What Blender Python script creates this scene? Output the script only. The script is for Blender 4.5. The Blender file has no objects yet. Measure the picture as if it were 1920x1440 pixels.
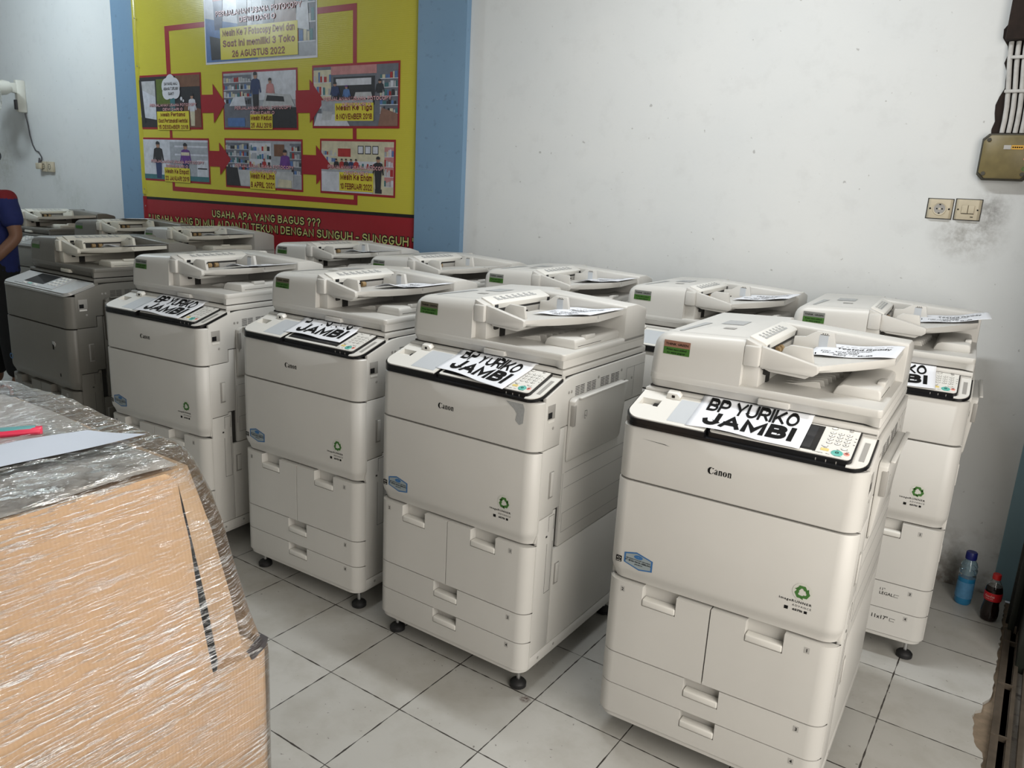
import bpy, bmesh, math, random
from mathutils import Vector, Matrix
random.seed(7)
R = math.radians
SC = bpy.context.scene
COL = SC.collection

# ------------------------------------------------------------------ camera, sky, lights, exposure
cam_d = bpy.data.cameras.new('camera'); cam = bpy.data.objects.new('camera', cam_d); COL.objects.link(cam)
cam_d.sensor_width = 36.0; cam_d.lens = 36.0 * 1461.5 / 1920.0
cam_d.clip_start = 0.02; cam_d.clip_end = 200
cam.location = (2.59163, -1.85264, 1.56177)
cam.rotation_euler = (1.32423889, -0.05186356, 0.60396539)
SC.camera = cam

world = bpy.data.worlds.new('sky'); SC.world = world; world.use_nodes = True
wn = world.node_tree.nodes; wn['Background'].inputs[0].default_value = (0.86, 0.93, 1.0, 1); wn['Background'].inputs[1].default_value = 0.085


def area(name, loc, target, sx, sy, power, color):
    d = bpy.data.lights.new(name, 'AREA'); d.shape = 'RECTANGLE'; d.size = sx; d.size_y = sy
    d.energy = power; d.color = color
    o = bpy.data.objects.new(name, d); COL.objects.link(o); o.location = loc
    o.rotation_euler = (Vector(target) - Vector(loc)).to_track_quat('-Z', 'Y').to_euler()
    return o


area('doorway_daylight', (3.7, -1.1, 1.7), (1.0, -.4, 0.8), 2.3, 2.3, 84, (1.0, 0.94, 0.86))
area('ceiling_lamp_light_near', (1.4, 0.38, 3.22), (1.4, 0.38, 0), 1.2, 0.12, 40, (0.95, 0.98, 1.0))
pl_ = bpy.data.lights.new('ceiling_lamp_light_far', 'POINT'); pl_.energy = 78; pl_.color = (0.80, 0.92, 1.0); pl_.shadow_soft_size = .11
po_ = bpy.data.objects.new('ceiling_lamp_light_far', pl_); COL.objects.link(po_); po_.location = (-4.2, .3, 3.2)

SC.view_settings.view_transform = 'Standard'; SC.view_settings.look = 'None'
SC.view_settings.gamma = 1.0; SC.view_settings.use_curve_mapping = False
SC.view_settings.exposure = 0.0


# ------------------------------------------------------------------ materials
class NT:
    def __init__(s, name):
        s.m = bpy.data.materials.new(name); s.m.use_nodes = True
        s.n = s.m.node_tree.nodes; s.l = s.m.node_tree.links
        s.p = s.n['Principled BSDF']; s.out = s.n['Material Output']

    def add(s, t, **kw):
        n = s.n.new(t)
        for k, v in kw.items(): setattr(n, k, v)
        return n

    def math(s, op, a, b=None, clamp=False):
        n = s.add('ShaderNodeMath', operation=op); n.use_clamp = clamp
        for i, v in enumerate((a, b)):
            if v is None: continue
            if isinstance(v, (int, float)): n.inputs[i].default_value = v
            else: s.l.new(v, n.inputs[i])
        return n.outputs[0]

    def mix(s, fac, a, b):
        n = s.add('ShaderNodeMix', data_type='RGBA')
        if isinstance(fac, (int, float)): n.inputs['Factor'].default_value = fac
        else: s.l.new(fac, n.inputs['Factor'])
        for k, v in (('A', a), ('B', b)):
            i = [x for x in n.inputs if x.name == k and x.type == 'RGBA'][0]
            if isinstance(v, tuple): i.default_value = (*v[:3], 1)
            else: s.l.new(v, i)
        return [x for x in n.outputs if x.type == 'RGBA'][0]

    def coord(s, scale=(1, 1, 1), rot=(0, 0, 0), loc=(0, 0, 0)):
        c = s.add('ShaderNodeTexCoord'); m = s.add('ShaderNodeMapping')
        m.inputs['Scale'].default_value = scale; m.inputs['Rotation'].default_value = rot; m.inputs['Location'].default_value = loc
        s.l.new(c.outputs['Object'], m.inputs['Vector']); return m.outputs[0]

    def noise(s, vec, scale, detail=3, rough=.5):
        n = s.add('ShaderNodeTexNoise'); n.inputs['Scale'].default_value = scale
        n.inputs['Detail'].default_value = detail; n.inputs['Roughness'].default_value = rough
        s.l.new(vec, n.inputs['Vector']); return n.outputs[0]

    def ramp(s, fac, stops):
        n = s.add('ShaderNodeValToRGB'); e = n.color_ramp.elements
        while len(e) < len(stops): e.new(0.5)
        for el, (p_, c) in zip(e, stops):
            el.position = p_; el.color = (c, c, c, 1) if isinstance(c, (int, float)) else (*c, 1)
        s.l.new(fac, n.inputs[0]); return n.outputs[0]

    def bump(s, h, strength, dist=.002):
        b = s.add('ShaderNodeBump'); b.inputs['Strength'].default_value = strength; b.inputs['Distance'].default_value = dist
        s.l.new(h, b.inputs['Height']); s.l.new(b.outputs[0], s.p.inputs['Normal']); return b

    def base(s, c):
        i = s.p.inputs['Base Color']
        if isinstance(c, tuple): i.default_value = (*c[:3], 1)
        else: s.l.new(c, i)

    def set(s, **kw):
        for k, v in kw.items(): s.p.inputs[k.replace('_', ' ')].default_value = v
        return s


def plain(name, c, rough=.5, metal=0.0, var=0.0, vscale=8, bump=0.0, spec=.5):
    t = NT(name); t.set(Roughness=rough, Metallic=metal); t.p.inputs['Specular IOR Level'].default_value = spec
    if var:
        f = t.noise(t.coord(), vscale, 4)
        t.base(t.mix(f, tuple(x * (1 - var) for x in c), tuple(min(1, x * (1 + var)) for x in c)))
    else: t.base(c)
    if bump: t.bump(t.noise(t.coord(), 420, 2), bump, .0006)
    return t.m


M = {}
M['white'] = plain('off_white_plastic', (.59, .58, .55), .42, var=.05, vscale=5, bump=.08)
M['white2'] = plain('bright_white_plastic', (.70, .69, .65), .4, var=.03, bump=.05)
M['pale_blue'] = plain('pale_grey_insert', (.50, .53, .56), .35)
M['grey'] = plain('bronze_grey_plastic', (.175, .167, .147), .38, var=.06, vscale=5, bump=.08)
M['silver'] = plain('silver_plastic', (.50, .50, .49), .25, metal=.35, var=.04)
M['lightgrey'] = plain('light_grey_plastic', (.43, .42, .395), .4, var=.05, bump=.08)
M['cream'] = plain('cream_plastic', (.62, .60, .53), .45, var=.04)
M['black'] = plain('gloss_black_plastic', (.008, .008, .009), .22)
M['seam'] = plain('seam_dark', (.035, .034, .032), .8)
M['rubber'] = plain('black_rubber', (.012, .012, .013), .55)
M['screen'] = plain('dark_lcd_glass', (.022, .024, .028), .12)
M['metal'] = plain('steel', (.55, .55, .55), .3, metal=1)
M['dark_inside'] = plain('dark_mechanism', (.02, .019, .018), .5)
M['label_grey'] = plain('label_grey', (.36, .37, .37), .5, var=.25, vscale=120)
M['mark_grey'] = plain('printed_grey', (.22, .22, .22), .6)
M['recess_grey'] = plain('recess_grey_plastic', (.32, .31, .29), .45)
M['ink'] = plain('black_ink', (.006, .006, .006), .8, spec=.15)
M['green'] = plain('sticker_green', (.045, .135, .02), .45)
M['green2'] = plain('recycle_green', (.05, .16, .03), .45)
M['holo_pink'] = plain('sticker_bronze_foil', (.33, .17, .12), .28, metal=.3)
M['holo_silver'] = plain('sticker_silver_foil', (.30, .31, .29), .25, metal=.45)
M['teal'] = plain('teal_button', (.10, .42, .36), .4)
M['pink'] = plain('pink_button', (.72, .25, .2), .4)
M['yellow_btn'] = plain('yellow_button', (.70, .56, .2), .4)
M['sticker_blue'] = plain('sticker_blue', (.035, .14, .34), .4)
M['sticker_grey'] = plain('sticker_grey', (.28, .33, .35), .4)
M['clear_round'] = plain('translucent_sticker', (.60, .60, .55), .3)
M['roller'] = plain('roller_tan', (.28, .19, .09), .6)
M['paper'] = plain('white_paper', (.74, .76, .80), .8, var=.02, spec=.2)

t = NT('painted_wall'); v = t.coord()
g = t.noise(v, 1.3, 5); g2 = t.noise(v, 9, 6, .65); sp = t.noise(v, 34, 3)
c = t.mix(t.ramp(g, [(.35, 0), (.7, 1)]), (.635, .655, .655), (.69, .70, .69))
c = t.mix(t.math('MULTIPLY', t.ramp(g2, [(.54, 0), (.72, 1)]), .16), c, (.42, .42, .41))
c = t.mix(t.math('MULTIPLY', t.ramp(sp, [(.715, 0), (.75, 1)]), .5), c, (.22, .21, .2))
sep = t.add('ShaderNodeSeparateXYZ'); t.l.new(t.coord(), sep.inputs[0])
grime = t.math('MULTIPLY', t.ramp(sep.outputs[2], [(0.0, 1), (.34, 0)]), t.ramp(t.noise(v, 7, 6, .7), [(.42, 0), (.62, 1)]))
c = t.mix(t.math('MULTIPLY', grime, .85), c, (.13, .10, .07))


def smudge(t, v, c, cx, cz, rx, rz, col, amt):
    mp = t.add('ShaderNodeMapping'); mp.inputs['Location'].default_value = (-cx / rx, 0, -cz / rz); mp.inputs['Scale'].default_value = (1 / rx, 0, 1 / rz)
    t.l.new(v, mp.inputs[0]); ln = t.add('ShaderNodeVectorMath', operation='LENGTH'); t.l.new(mp.outputs[0], ln.inputs[0])
    f = t.math('MULTIPLY', t.ramp(ln.outputs['Value'], [(.2, 1), (1, 0)]), t.ramp(t.noise(v, 26, 5, .7), [(.35, .1), (.65, 1)]))
    return t.mix(t.math('MULTIPLY', f, amt), c, col)


c = smudge(t, v, c, 2.30, 1.47, .16, .12, (.27, .26, .24), .8)
c = smudge(t, v, c, 2.36, 1.57, .09, .10, (.16, .15, .14), .7)
c = smudge(t, v, c, 2.44, 2.05, .10, .45, (.12, .10, .09), .75)
c = smudge(t, v, c, -4.87, 1.42, .12, .2, (.45, .46, .43), .6)
c = smudge(t, v, c, -4.6, 1.28, .3, .2, (.50, .52, .48), .5)
c = smudge(t, v, c, -5.85, 1.55, .25, .3, (.42, .42, .36), .7)
t.base(c); t.set(Roughness=.6); t.bump(t.noise(v, 60, 4), .12, .003)
M['wall'] = t.m

t = NT('blue_paint'); v = t.coord()
c = t.mix(t.noise(v, 3, 4), (.15, .26, .39), (.19, .31, .44))
c = t.mix(t.math('MULTIPLY', t.ramp(t.noise(v, 25, 4), [(.62, 0), (.72, 1)]), .35), c, (.09, .14, .2))
t.base(c); t.set(Roughness=.42); t.bump(t.noise(v, 40, 3), .1, .003); M['blue'] = t.m

t = NT('blue_green_paint'); v = t.coord()
c = t.mix(t.noise(v, 3, 4), (.20, .33, .40), (.25, .40, .46)); t.base(c); t.set(Roughness=.4); M['blue_green'] = t.m

t = NT('floor_tiles'); tc = t.add('ShaderNodeTexCoord'); v = tc.outputs['Object']
wob = t.noise(v, 22, 3); sx = t.add('ShaderNodeSeparateXYZ'); t.l.new(v, sx.inputs[0])


def tline(o):
    a = t.math('FRACT', t.math('ADD', t.math('DIVIDE', o, .3), 100.0)); d = t.math('ABSOLUTE', t.math('SUBTRACT', a, .5))
    d = t.math('SUBTRACT', .5, d)
    thr = t.math('ADD', .0005, t.math('MULTIPLY', t.ramp(wob, [(.35, 0), (.75, 1)]), .009))
    return t.math('SUBTRACT', 1.0, t.math('DIVIDE', t.math('SUBTRACT', d, thr), .004, True), True)


grout = t.math('MAXIMUM', tline(sx.outputs[0]), tline(sx.outputs[1]))
cell = t.add('ShaderNodeVectorMath', operation='FLOOR'); sc_ = t.add('ShaderNodeVectorMath', operation='SCALE'); sc_.inputs['Scale'].default_value = 1 / .3
t.l.new(v, sc_.inputs[0]); t.l.new(sc_.outputs[0], cell.inputs[0])
wnz = t.add('ShaderNodeTexWhiteNoise'); t.l.new(cell.outputs[0], wnz.inputs[0])
c = t.mix(wnz.outputs[0], (.40, .395, .37), (.46, .455, .43))
c = t.mix(t.math('MULTIPLY', t.ramp(t.noise(v, 5, 6, .65), [(.45, 0), (.7, 1)]), .45), c, (.27, .25, .21))
c = t.mix(t.math('MULTIPLY', t.ramp(t.noise(v, 60, 3), [(.70, 0), (.74, 1)]), .7), c, (.09, .08, .07))
mp = t.add('ShaderNodeMapping'); mp.inputs['Location'].default_value = (-1.474 / .022, .018 / .022, 0); mp.inputs['Scale'].default_value = (1 / .022, 1 / .022, 0); t.l.new(v, mp.inputs[0])
ln = t.add('ShaderNodeVectorMath', operation='LENGTH'); t.l.new(mp.outputs[0], ln.inputs[0])
c = t.mix(t.math('MULTIPLY', t.ramp(ln.outputs['Value'], [(.35, 1), (1, 0)]), t.ramp(t.noise(v, 120, 3), [(.35, .2), (.6, 1)])), c, (.06, .03, .02))
c = t.mix(grout, c, (.035, .03, .026))
t.base(c); t.l.new(t.ramp(t.noise(v, 8, 4), [(.3, .28), (.7, .5)]), t.p.inputs['Roughness'])
t.bump(t.math('SUBTRACT', 1.0, grout), .5, .0015); M['floor'] = t.m

t = NT('street_concrete'); v = t.coord()
c = t.mix(t.noise(v, 6, 6, .7), (.11, .095, .08), (.24, .22, .19))
c = t.mix(t.ramp(t.noise(v, 30, 4), [(.55, 0), (.7, 1)]), c, (.05, .045, .04)); t.base(c); t.set(Roughness=.9); t.bump(t.noise(v, 40, 5), .6, .006); M['concrete'] = t.m
M['mortar'] = plain('broken_mortar', (.22, .17, .12), .95, var=.4, vscale=40, bump=.5)
M['rust_steel'] = plain('rusty_painted_steel', (.075, .05, .035), .6, metal=.2, var=.5, vscale=18)
M['rail_steel'] = plain('worn_rail_steel', (.16, .13, .10), .45, metal=.5, var=.4, vscale=24)
M['post'] = plain('dark_green_steel', (.018, .022, .017), .5, var=.6, vscale=12)
M['ceiling'] = plain('ceiling_paint', (.72, .72, .70), .8, var=.04)

t = NT('cardboard'); v = t.coord()
wv = t.add('ShaderNodeTexWave', wave_type='BANDS', bands_direction='Y'); wv.inputs['Scale'].default_value = 42; wv.inputs['Distortion'].default_value = .4
t.l.new(v, wv.inputs[0])
c = t.mix(t.noise(v, 4, 5), (.49, .335, .20), (.62, .44, .28)); c = t.mix(t.math('MULTIPLY', wv.outputs['Fac'], .10), c, (.33, .2, .1))
t.base(c); t.set(Roughness=.75); t.bump(wv.outputs['Fac'], .12, .002); M['cardboard'] = t.m

t = NT('stretch_film'); tr = t.add('ShaderNodeBsdfTransparent'); gl = t.add('ShaderNodeBsdfGlossy'); mx = t.add('ShaderNodeMixShader')
gl.inputs['Roughness'].default_value = .24; gl.inputs['Color'].default_value = (1, .99, .97, 1)
v = t.coord(scale=(8, 2.2, 30), rot=(R(7), 0, 0)); v2 = t.coord(scale=(14, 4, 85), rot=(R(-4), R(6), 0)); v3 = t.coord()
warp = t.add('ShaderNodeVectorMath', operation='MULTIPLY_ADD')
h = t.math('ADD', t.math('MULTIPLY', t.noise(v, 2.4, 5, .65), 1.0), t.math('MULTIPLY', t.noise(v2, 2.4, 4, .65), .8))
h = t.math('ADD', h, t.math('MULTIPLY', t.noise(v3, 16, 5, .6), .5))
b = t.add('ShaderNodeBump'); b.inputs['Strength'].default_value = 1.0; b.inputs['Distance'].default_value = .015
t.l.new(h, b.inputs['Height']); t.l.new(b.outputs[0], gl.inputs['Normal'])
lw = t.add('ShaderNodeFresnel'); lw.inputs['IOR'].default_value = 1.35
wr = t.ramp(t.noise(v2, 2.6, 5, .65), [(.535, 0), (.585, 1)]); wr2 = t.ramp(t.noise(v3, 3.2, 3, .5), [(.36, .25), (.58, 1)])
wr3 = t.ramp(t.noise(t.coord(scale=(16, 7, 120), rot=(R(9), 0, 0), loc=(3, 1, 2)), 2.6, 4, .6), [(.545, 0), (.60, .8)])
f = t.math('ADD', t.math('ADD', lw.outputs[0], .015), t.math('MULTIPLY', t.math('MULTIPLY', t.math('MAXIMUM', wr, wr3), wr2), .75), True)
t.l.new(f, mx.inputs[0]); t.l.new(tr.outputs[0], mx.inputs[1]); t.l.new(gl.outputs[0], mx.inputs[2]); t.l.new(mx.outputs[0], t.out.inputs[0])
tr.inputs['Color'].default_value = (.96, .96, .96, 1); M['film'] = t.m

t = NT('banner_vinyl'); v = t.coord(); t.set(Roughness=.24)
c = t.mix(t.noise(v, 2, 3), (.50, .45, .045), (.55, .50, .055)); t.base(c)
wv = t.add('ShaderNodeTexWave', bands_direction='Z'); wv.inputs['Scale'].default_value = 28; wv.inputs['Distortion'].default_value = 3; t.l.new(v, wv.inputs[0])
t.bump(t.math('ADD', t.math('MULTIPLY', wv.outputs['Fac'], .035), t.noise(v, 3, 3)), .35, .01); M['banner'] = t.m


def vinyl(name, c, var=.05, scale=6):
    t = NT(name); t.set(Roughness=.3); v = t.coord()
    t.base(t.mix(t.noise(v, scale, 3), tuple(x * (1 - var) for x in c), tuple(min(1, x * (1 + var)) for x in c)))
    t.bump(t.noise(v, 3, 3), .3, .01); return t.m


M['v_red'] = vinyl('vinyl_red', (.30, .016, .024)); M['v_black'] = vinyl('vinyl_black', (.008, .008, .008)); M['v_white'] = vinyl('vinyl_white', (.62, .63, .68))
M['v_pink'] = vinyl('vinyl_pink_lettering', (.80, .55, .58)); M['v_yellow'] = vinyl('vinyl_caption_yellow', (.62, .55, .05)); M['v_maroon'] = vinyl('vinyl_maroon', (.17, .015, .012))
M['v_straw'] = vinyl('vinyl_straw_lettering', (.56, .56, .20))
VC = dict(wallgrey=(.32, .34, .38), pale=(.52, .54, .60), dark=(.03, .03, .035), shelf=(.13, .14, .17), skin=(.36, .20, .14), navy=(.03, .045, .12), teal=(.05, .16, .18),
          brown=(.16, .08, .05), purple=(.12, .045, .22), green=(.10, .14, .03), machine=(.42, .43, .45), cream=(.52, .49, .36), red=(.34, .03, .03), shirt=(.55, .54, .50), floor=(.22, .12, .09), pinkc=(.45, .20, .20), blue=(.08, .16, .36))
for k_, c_ in VC.items(): M['p_' + k_] = vinyl('print_' + k_, c_, .3, 30)

M['beige'] = plain('old_beige_plastic', (.52, .46, .34), .45, var=.15, vscale=30)
M['fan_white'] = plain('fan_cream_plastic', (.66, .65, .58), .45, var=.05)
M['fan_blue'] = plain('fan_blue_plastic', (.16, .25, .34), .4)
M['cable_dark'] = plain('dark_cable', (.06, .055, .06), .5)
M['conduit'] = plain('painted_conduit', (.50, .49, .47), .6, var=.3, vscale=40)
M['olive'] = plain('olive_box_cover', (.17, .135, .055), .45, var=.3, vscale=30)
M['olive_dark'] = plain('dark_box_rim', (.06, .055, .04), .6, var=.4, vscale=40)
M['orange_label'] = plain('orange_label', (.66, .36, .05), .5)
M['hole'] = plain('broken_plaster_hole', (.02, .012, .009), .95, var=.6, vscale=30, bump=.6)
M['skin'] = plain('brown_skin', (.26, .13, .08), .5, var=.08)
M['shirt_blue'] = plain('navy_polo_fabric', (.012, .022, .13), .8, var=.2, vscale=30)
M['shirt_red'] = plain('red_yoke_fabric', (.22, .012, .02), .8, var=.15, vscale=30)
M['trousers'] = plain('black_trouser_fabric', (.008, .008, .009), .85)
M['lip'] = plain('lip_skin', (.22, .08, .06), .5)
M['hair'] = plain('black_hair', (.01, .009, .008), .5)
M['sandal'] = plain('orange_sandal', (.55, .10, .02), .5, var=.3, vscale=60)
M['cutter_pink'] = plain('pink_red_plastic', (.75, .04, .10), .35)
M['cutter_teal'] = plain('teal_grip', (.12, .34, .36), .5)
M['strip_paper'] = plain('pale_blue_paper_strip', (.62, .68, .78), .6, var=.05)
M['grey_sack'] = plain('grey_packing', (.50, .47, .43), .7, var=.35, vscale=14)

t = NT('bottle_plastic'); t.set(Roughness=.06, IOR=1.45); t.p.inputs['Transmission Weight'].default_value = .92; t.base((.72, .88, .95)); M['pet_blue'] = t.m
t = NT('bottle_clear'); t.set(Roughness=.06, IOR=1.45); t.p.inputs['Transmission Weight'].default_value = .95; t.base((.93, .93, .92)); M['pet_clear'] = t.m
M['blue_drink'] = plain('blue_drink', (.025, .21, .42), .15)
M['cola'] = plain('cola_liquid', (.009, .004, .003), .1)
M['cap_blue'] = plain('blue_cap', (.012, .018, .16), .4)
M['cap_red'] = plain('red_cap', (.52, .02, .02), .35)
M['label_red'] = plain('red_label', (.50, .012, .018), .4)
M['label_blue'] = plain('blue_label', (.09, .26, .46), .45, var=.3, vscale=60)


# ------------------------------------------------------------------ mesh helpers
class MB:
    def __init__(s): s.bm = bmesh.new()

    def _merge(s, t):
        me = bpy.data.meshes.new('tmp'); t.to_mesh(me); t.free(); s.bm.from_mesh(me); bpy.data.meshes.remove(me); return s

    def box(s, x0, x1, y0, y1, z0, z1, r=0.0, seg=2):
        t = bmesh.new(); bmesh.ops.create_cube(t, size=1)
        for v in t.verts: v.co = Vector(((x0 + x1) / 2 + v.co.x * (x1 - x0), (y0 + y1) / 2 + v.co.y * (y1 - y0), (z0 + z1) / 2 + v.co.z * (z1 - z0)))
        if r: bmesh.ops.bevel(t, geom=t.edges[:], offset=min(r, .49 * min(abs(x1 - x0), abs(y1 - y0), abs(z1 - z0))), segments=seg, profile=.5, affect='EDGES')
        return s._merge(t)

    def prism(s, poly, axis, a, b, r=0.0, seg=2, fn=None):
        """poly: 2D points in the plane normal to axis: 'x'->(y,z), 'y'->(x,z), 'z'->(x,y)"""
        t = bmesh.new()

        def P(p, h):
            return Vector((h, p[0], p[1])) if axis == 'x' else Vector((p[0], h, p[1])) if axis == 'y' else Vector((p[0], p[1], h))
        A = [t.verts.new(P(p, a)) for p in poly]; B = [t.verts.new(P(p, b)) for p in poly]
        t.faces.new(A); t.faces.new(B[::-1]); n = len(poly)
        for i in range(n): t.faces.new((A[i], B[i], B[(i + 1) % n], A[(i + 1) % n]))
        bmesh.ops.recalc_face_normals(t, faces=t.faces[:])
        if r: bmesh.ops.bevel(t, geom=[e for e in t.edges if len(e.link_faces) == 2 and e.calc_face_angle(0) > .5], offset=r, segments=seg, profile=.5, affect='EDGES')
        if fn:
            for v in t.verts: v.co = Vector(fn(*v.co))
        return s._merge(t)

    def loft(s, rings, cap=True, weld=False):
        t = bmesh.new(); V = [[t.verts.new(p) for p in r] for r in rings]; n = len(V[0])
        for a, b in zip(V, V[1:]):
            for i in range(n): t.faces.new((a[i], a[(i + 1) % n], b[(i + 1) % n], b[i]))
        if cap: t.faces.new(V[0][::-1]); t.faces.new(V[-1])
        if weld: bmesh.ops.remove_doubles(t, verts=t.verts[:], dist=1e-6)
        bmesh.ops.recalc_face_normals(t, faces=t.faces[:]); return s._merge(t)

    def lathe(s, prof, c=(0, 0, 0), n=20, axis='z'):
        rings = []
        for r, h in prof:
            ring = []
            for i in range(n):
                a = 2 * math.pi * i / n; u, w = r * math.cos(a), r * math.sin(a)
                p = (u, w, h) if axis == 'z' else (u, h, w) if axis == 'y' else (h, u, w)
                ring.append((c[0] + p[0], c[1] + p[1], c[2] + p[2]))
            rings.append(ring)
        return s.loft(rings, cap=False, weld=True)

    def tube(s, pts, r, n=8):
        pts = [Vector(p) for p in pts]; rs = r if isinstance(r, (list, tuple)) else [r] * len(pts); rings = []
        up = Vector((0, 0, 1))
        for i, p in enumerate(pts):
            d = (pts[min(i + 1, len(pts) - 1)] - pts[max(i - 1, 0)]).normalized()
            a = d.cross(up if abs(d.dot(up)) < .9 else Vector((1, 0, 0))).normalized(); b = d.cross(a).normalized()
            rings.append([p + rs[i] * (a * math.cos(2 * math.pi * k / n) + b * math.sin(2 * math.pi * k / n)) for k in range(n)])
        return s.loft(rings)

    def grid(s, fn, nu, nv):
        t = bmesh.new(); V = [[t.verts.new(fn(i / nu, j / nv)) for j in range(nv + 1)] for i in range(nu + 1)]
        for i in range(nu):
            for j in range(nv): t.faces.new((V[i][j], V[i + 1][j], V[i + 1][j + 1], V[i][j + 1]))
        return s._merge(t)

    def poly(s, pts):
        t = bmesh.new(); t.faces.new([t.verts.new(p) for p in pts]); return s._merge(t)

    def add_mesh(s, me, fn=None):
        t = bmesh.new(); t.from_mesh(me)
        if fn:
            for v in t.verts: v.co = Vector(fn(v.co))
        return s._merge(t)

    def warp(s, fn):
        for v in s.bm.verts: v.co = Vector(fn(*v.co))
        return s

    def build(s, name, mat, parent=None, smooth=True, angle=38):
        me = bpy.data.meshes.new(name); s.bm.normal_update()
        if smooth:
            for f in s.bm.faces: f.smooth = True
            for e in s.bm.edges:
                if len(e.link_faces) == 2: e.smooth = e.calc_face_angle(0) < R(angle)
        s.bm.to_mesh(me); s.bm.free(); me.materials.append(mat)
        o = bpy.data.objects.new(name, me); COL.objects.link(o)
        if parent: o.parent = parent
        return o


def tag(o, label=None, cat=None, group=None, kind=None):
    for k, v in (('label', label), ('category', cat), ('group', group), ('kind', kind)):
        if v: o[k] = v
    return o


def thing(name, label, cat, loc=(0, 0, 0), rz=0, group=None):
    o = bpy.data.objects.new(name, None); COL.objects.link(o); o.location = loc; o.rotation_euler = (0, 0, rz); o.empty_display_size = .1
    return tag(o, label, cat, group)


def copy_tree(o, parent=None, skip=()):
    c = o.copy(); COL.objects.link(c)
    if parent: c.parent = parent
    for ch in list(o.children):
        if ch.get('variant_only') in skip: continue
        copy_tree(ch, c, skip)
    return c


def flatten(root):
    """keep thing > part > sub-part: anything deeper becomes a sub-part of its part (all parts share the thing's local space)"""
    for part in root.children:
        for sub in list(part.children):
            todo = list(sub.children)
            while todo:
                x = todo.pop(); todo += list(x.children); x.parent = part


_tc = {}


def text_mesh(s, bold=0.0, res=3, spacing=1.0):
    """lettering as a flat mesh, cap height 1, left/bottom at 0; returns (mesh, width)"""
    k = (s, bold, res, spacing)
    if k in _tc: return _tc[k]
    cu = bpy.data.curves.new('t', 'FONT'); cu.body = s; cu.size = 1.0; cu.offset = bold; cu.resolution_u = res; cu.space_character = spacing
    cu.space_line = 1.0
    o = bpy.data.objects.new('t', cu); COL.objects.link(o)
    dg = bpy.context.evaluated_depsgraph_get(); me = bpy.data.meshes.new_from_object(o.evaluated_get(dg))
    bpy.data.objects.remove(o)
    capc = bpy.data.curves.new('t', 'FONT'); capc.body = 'H'; capc.size = 1; capc.offset = bold
    oc = bpy.data.objects.new('t', capc); COL.objects.link(oc); dg = bpy.context.evaluated_depsgraph_get()
    mc = bpy.data.meshes.new_from_object(oc.evaluated_get(dg)); bpy.data.objects.remove(oc)
    h0 = min(v.co.y for v in mc.vertices); h1 = max(v.co.y for v in mc.vertices)
    x0 = min(v.co.x for v in me.vertices); x1 = max(v.co.x for v in me.vertices)
    for v in me.vertices: v.co = Vector(((v.co.x - x0) / (h1 - h0), (v.co.y - h0) / (h1 - h0), 0))
    _tc[k] = (me, (x1 - x0) / (h1 - h0)); return _tc[k]


def put_text(mb, s, x, y, h, fn, width=None, align='l', bold=0.0, res=3, shear=0.0, spacing=1.0):
    """place lettering: (u,v) plane coords -> fn(u,v) gives 3D; x,y baseline start; h cap height"""
    me, w = text_mesh(s, bold, res, spacing); sx = (width / w) if width else h
    W = w * sx; x0 = x if align == 'l' else x - W / 2 if align == 'c' else x - W
    mb.add_mesh(me, lambda c: fn(x0 + c.x * sx + shear * c.y * h, y + c.y * h)); return mb


def _arc(cx, cy, rx, ry, a0, a1, n=None):
    n = n or max(3, int(abs(a1 - a0) / 22)); return [(cx + rx * math.cos(R(a0 + (a1 - a0) * i / n)), cy + ry * math.sin(R(a0 + (a1 - a0) * i / n))) for i in range(n + 1)]


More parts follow.
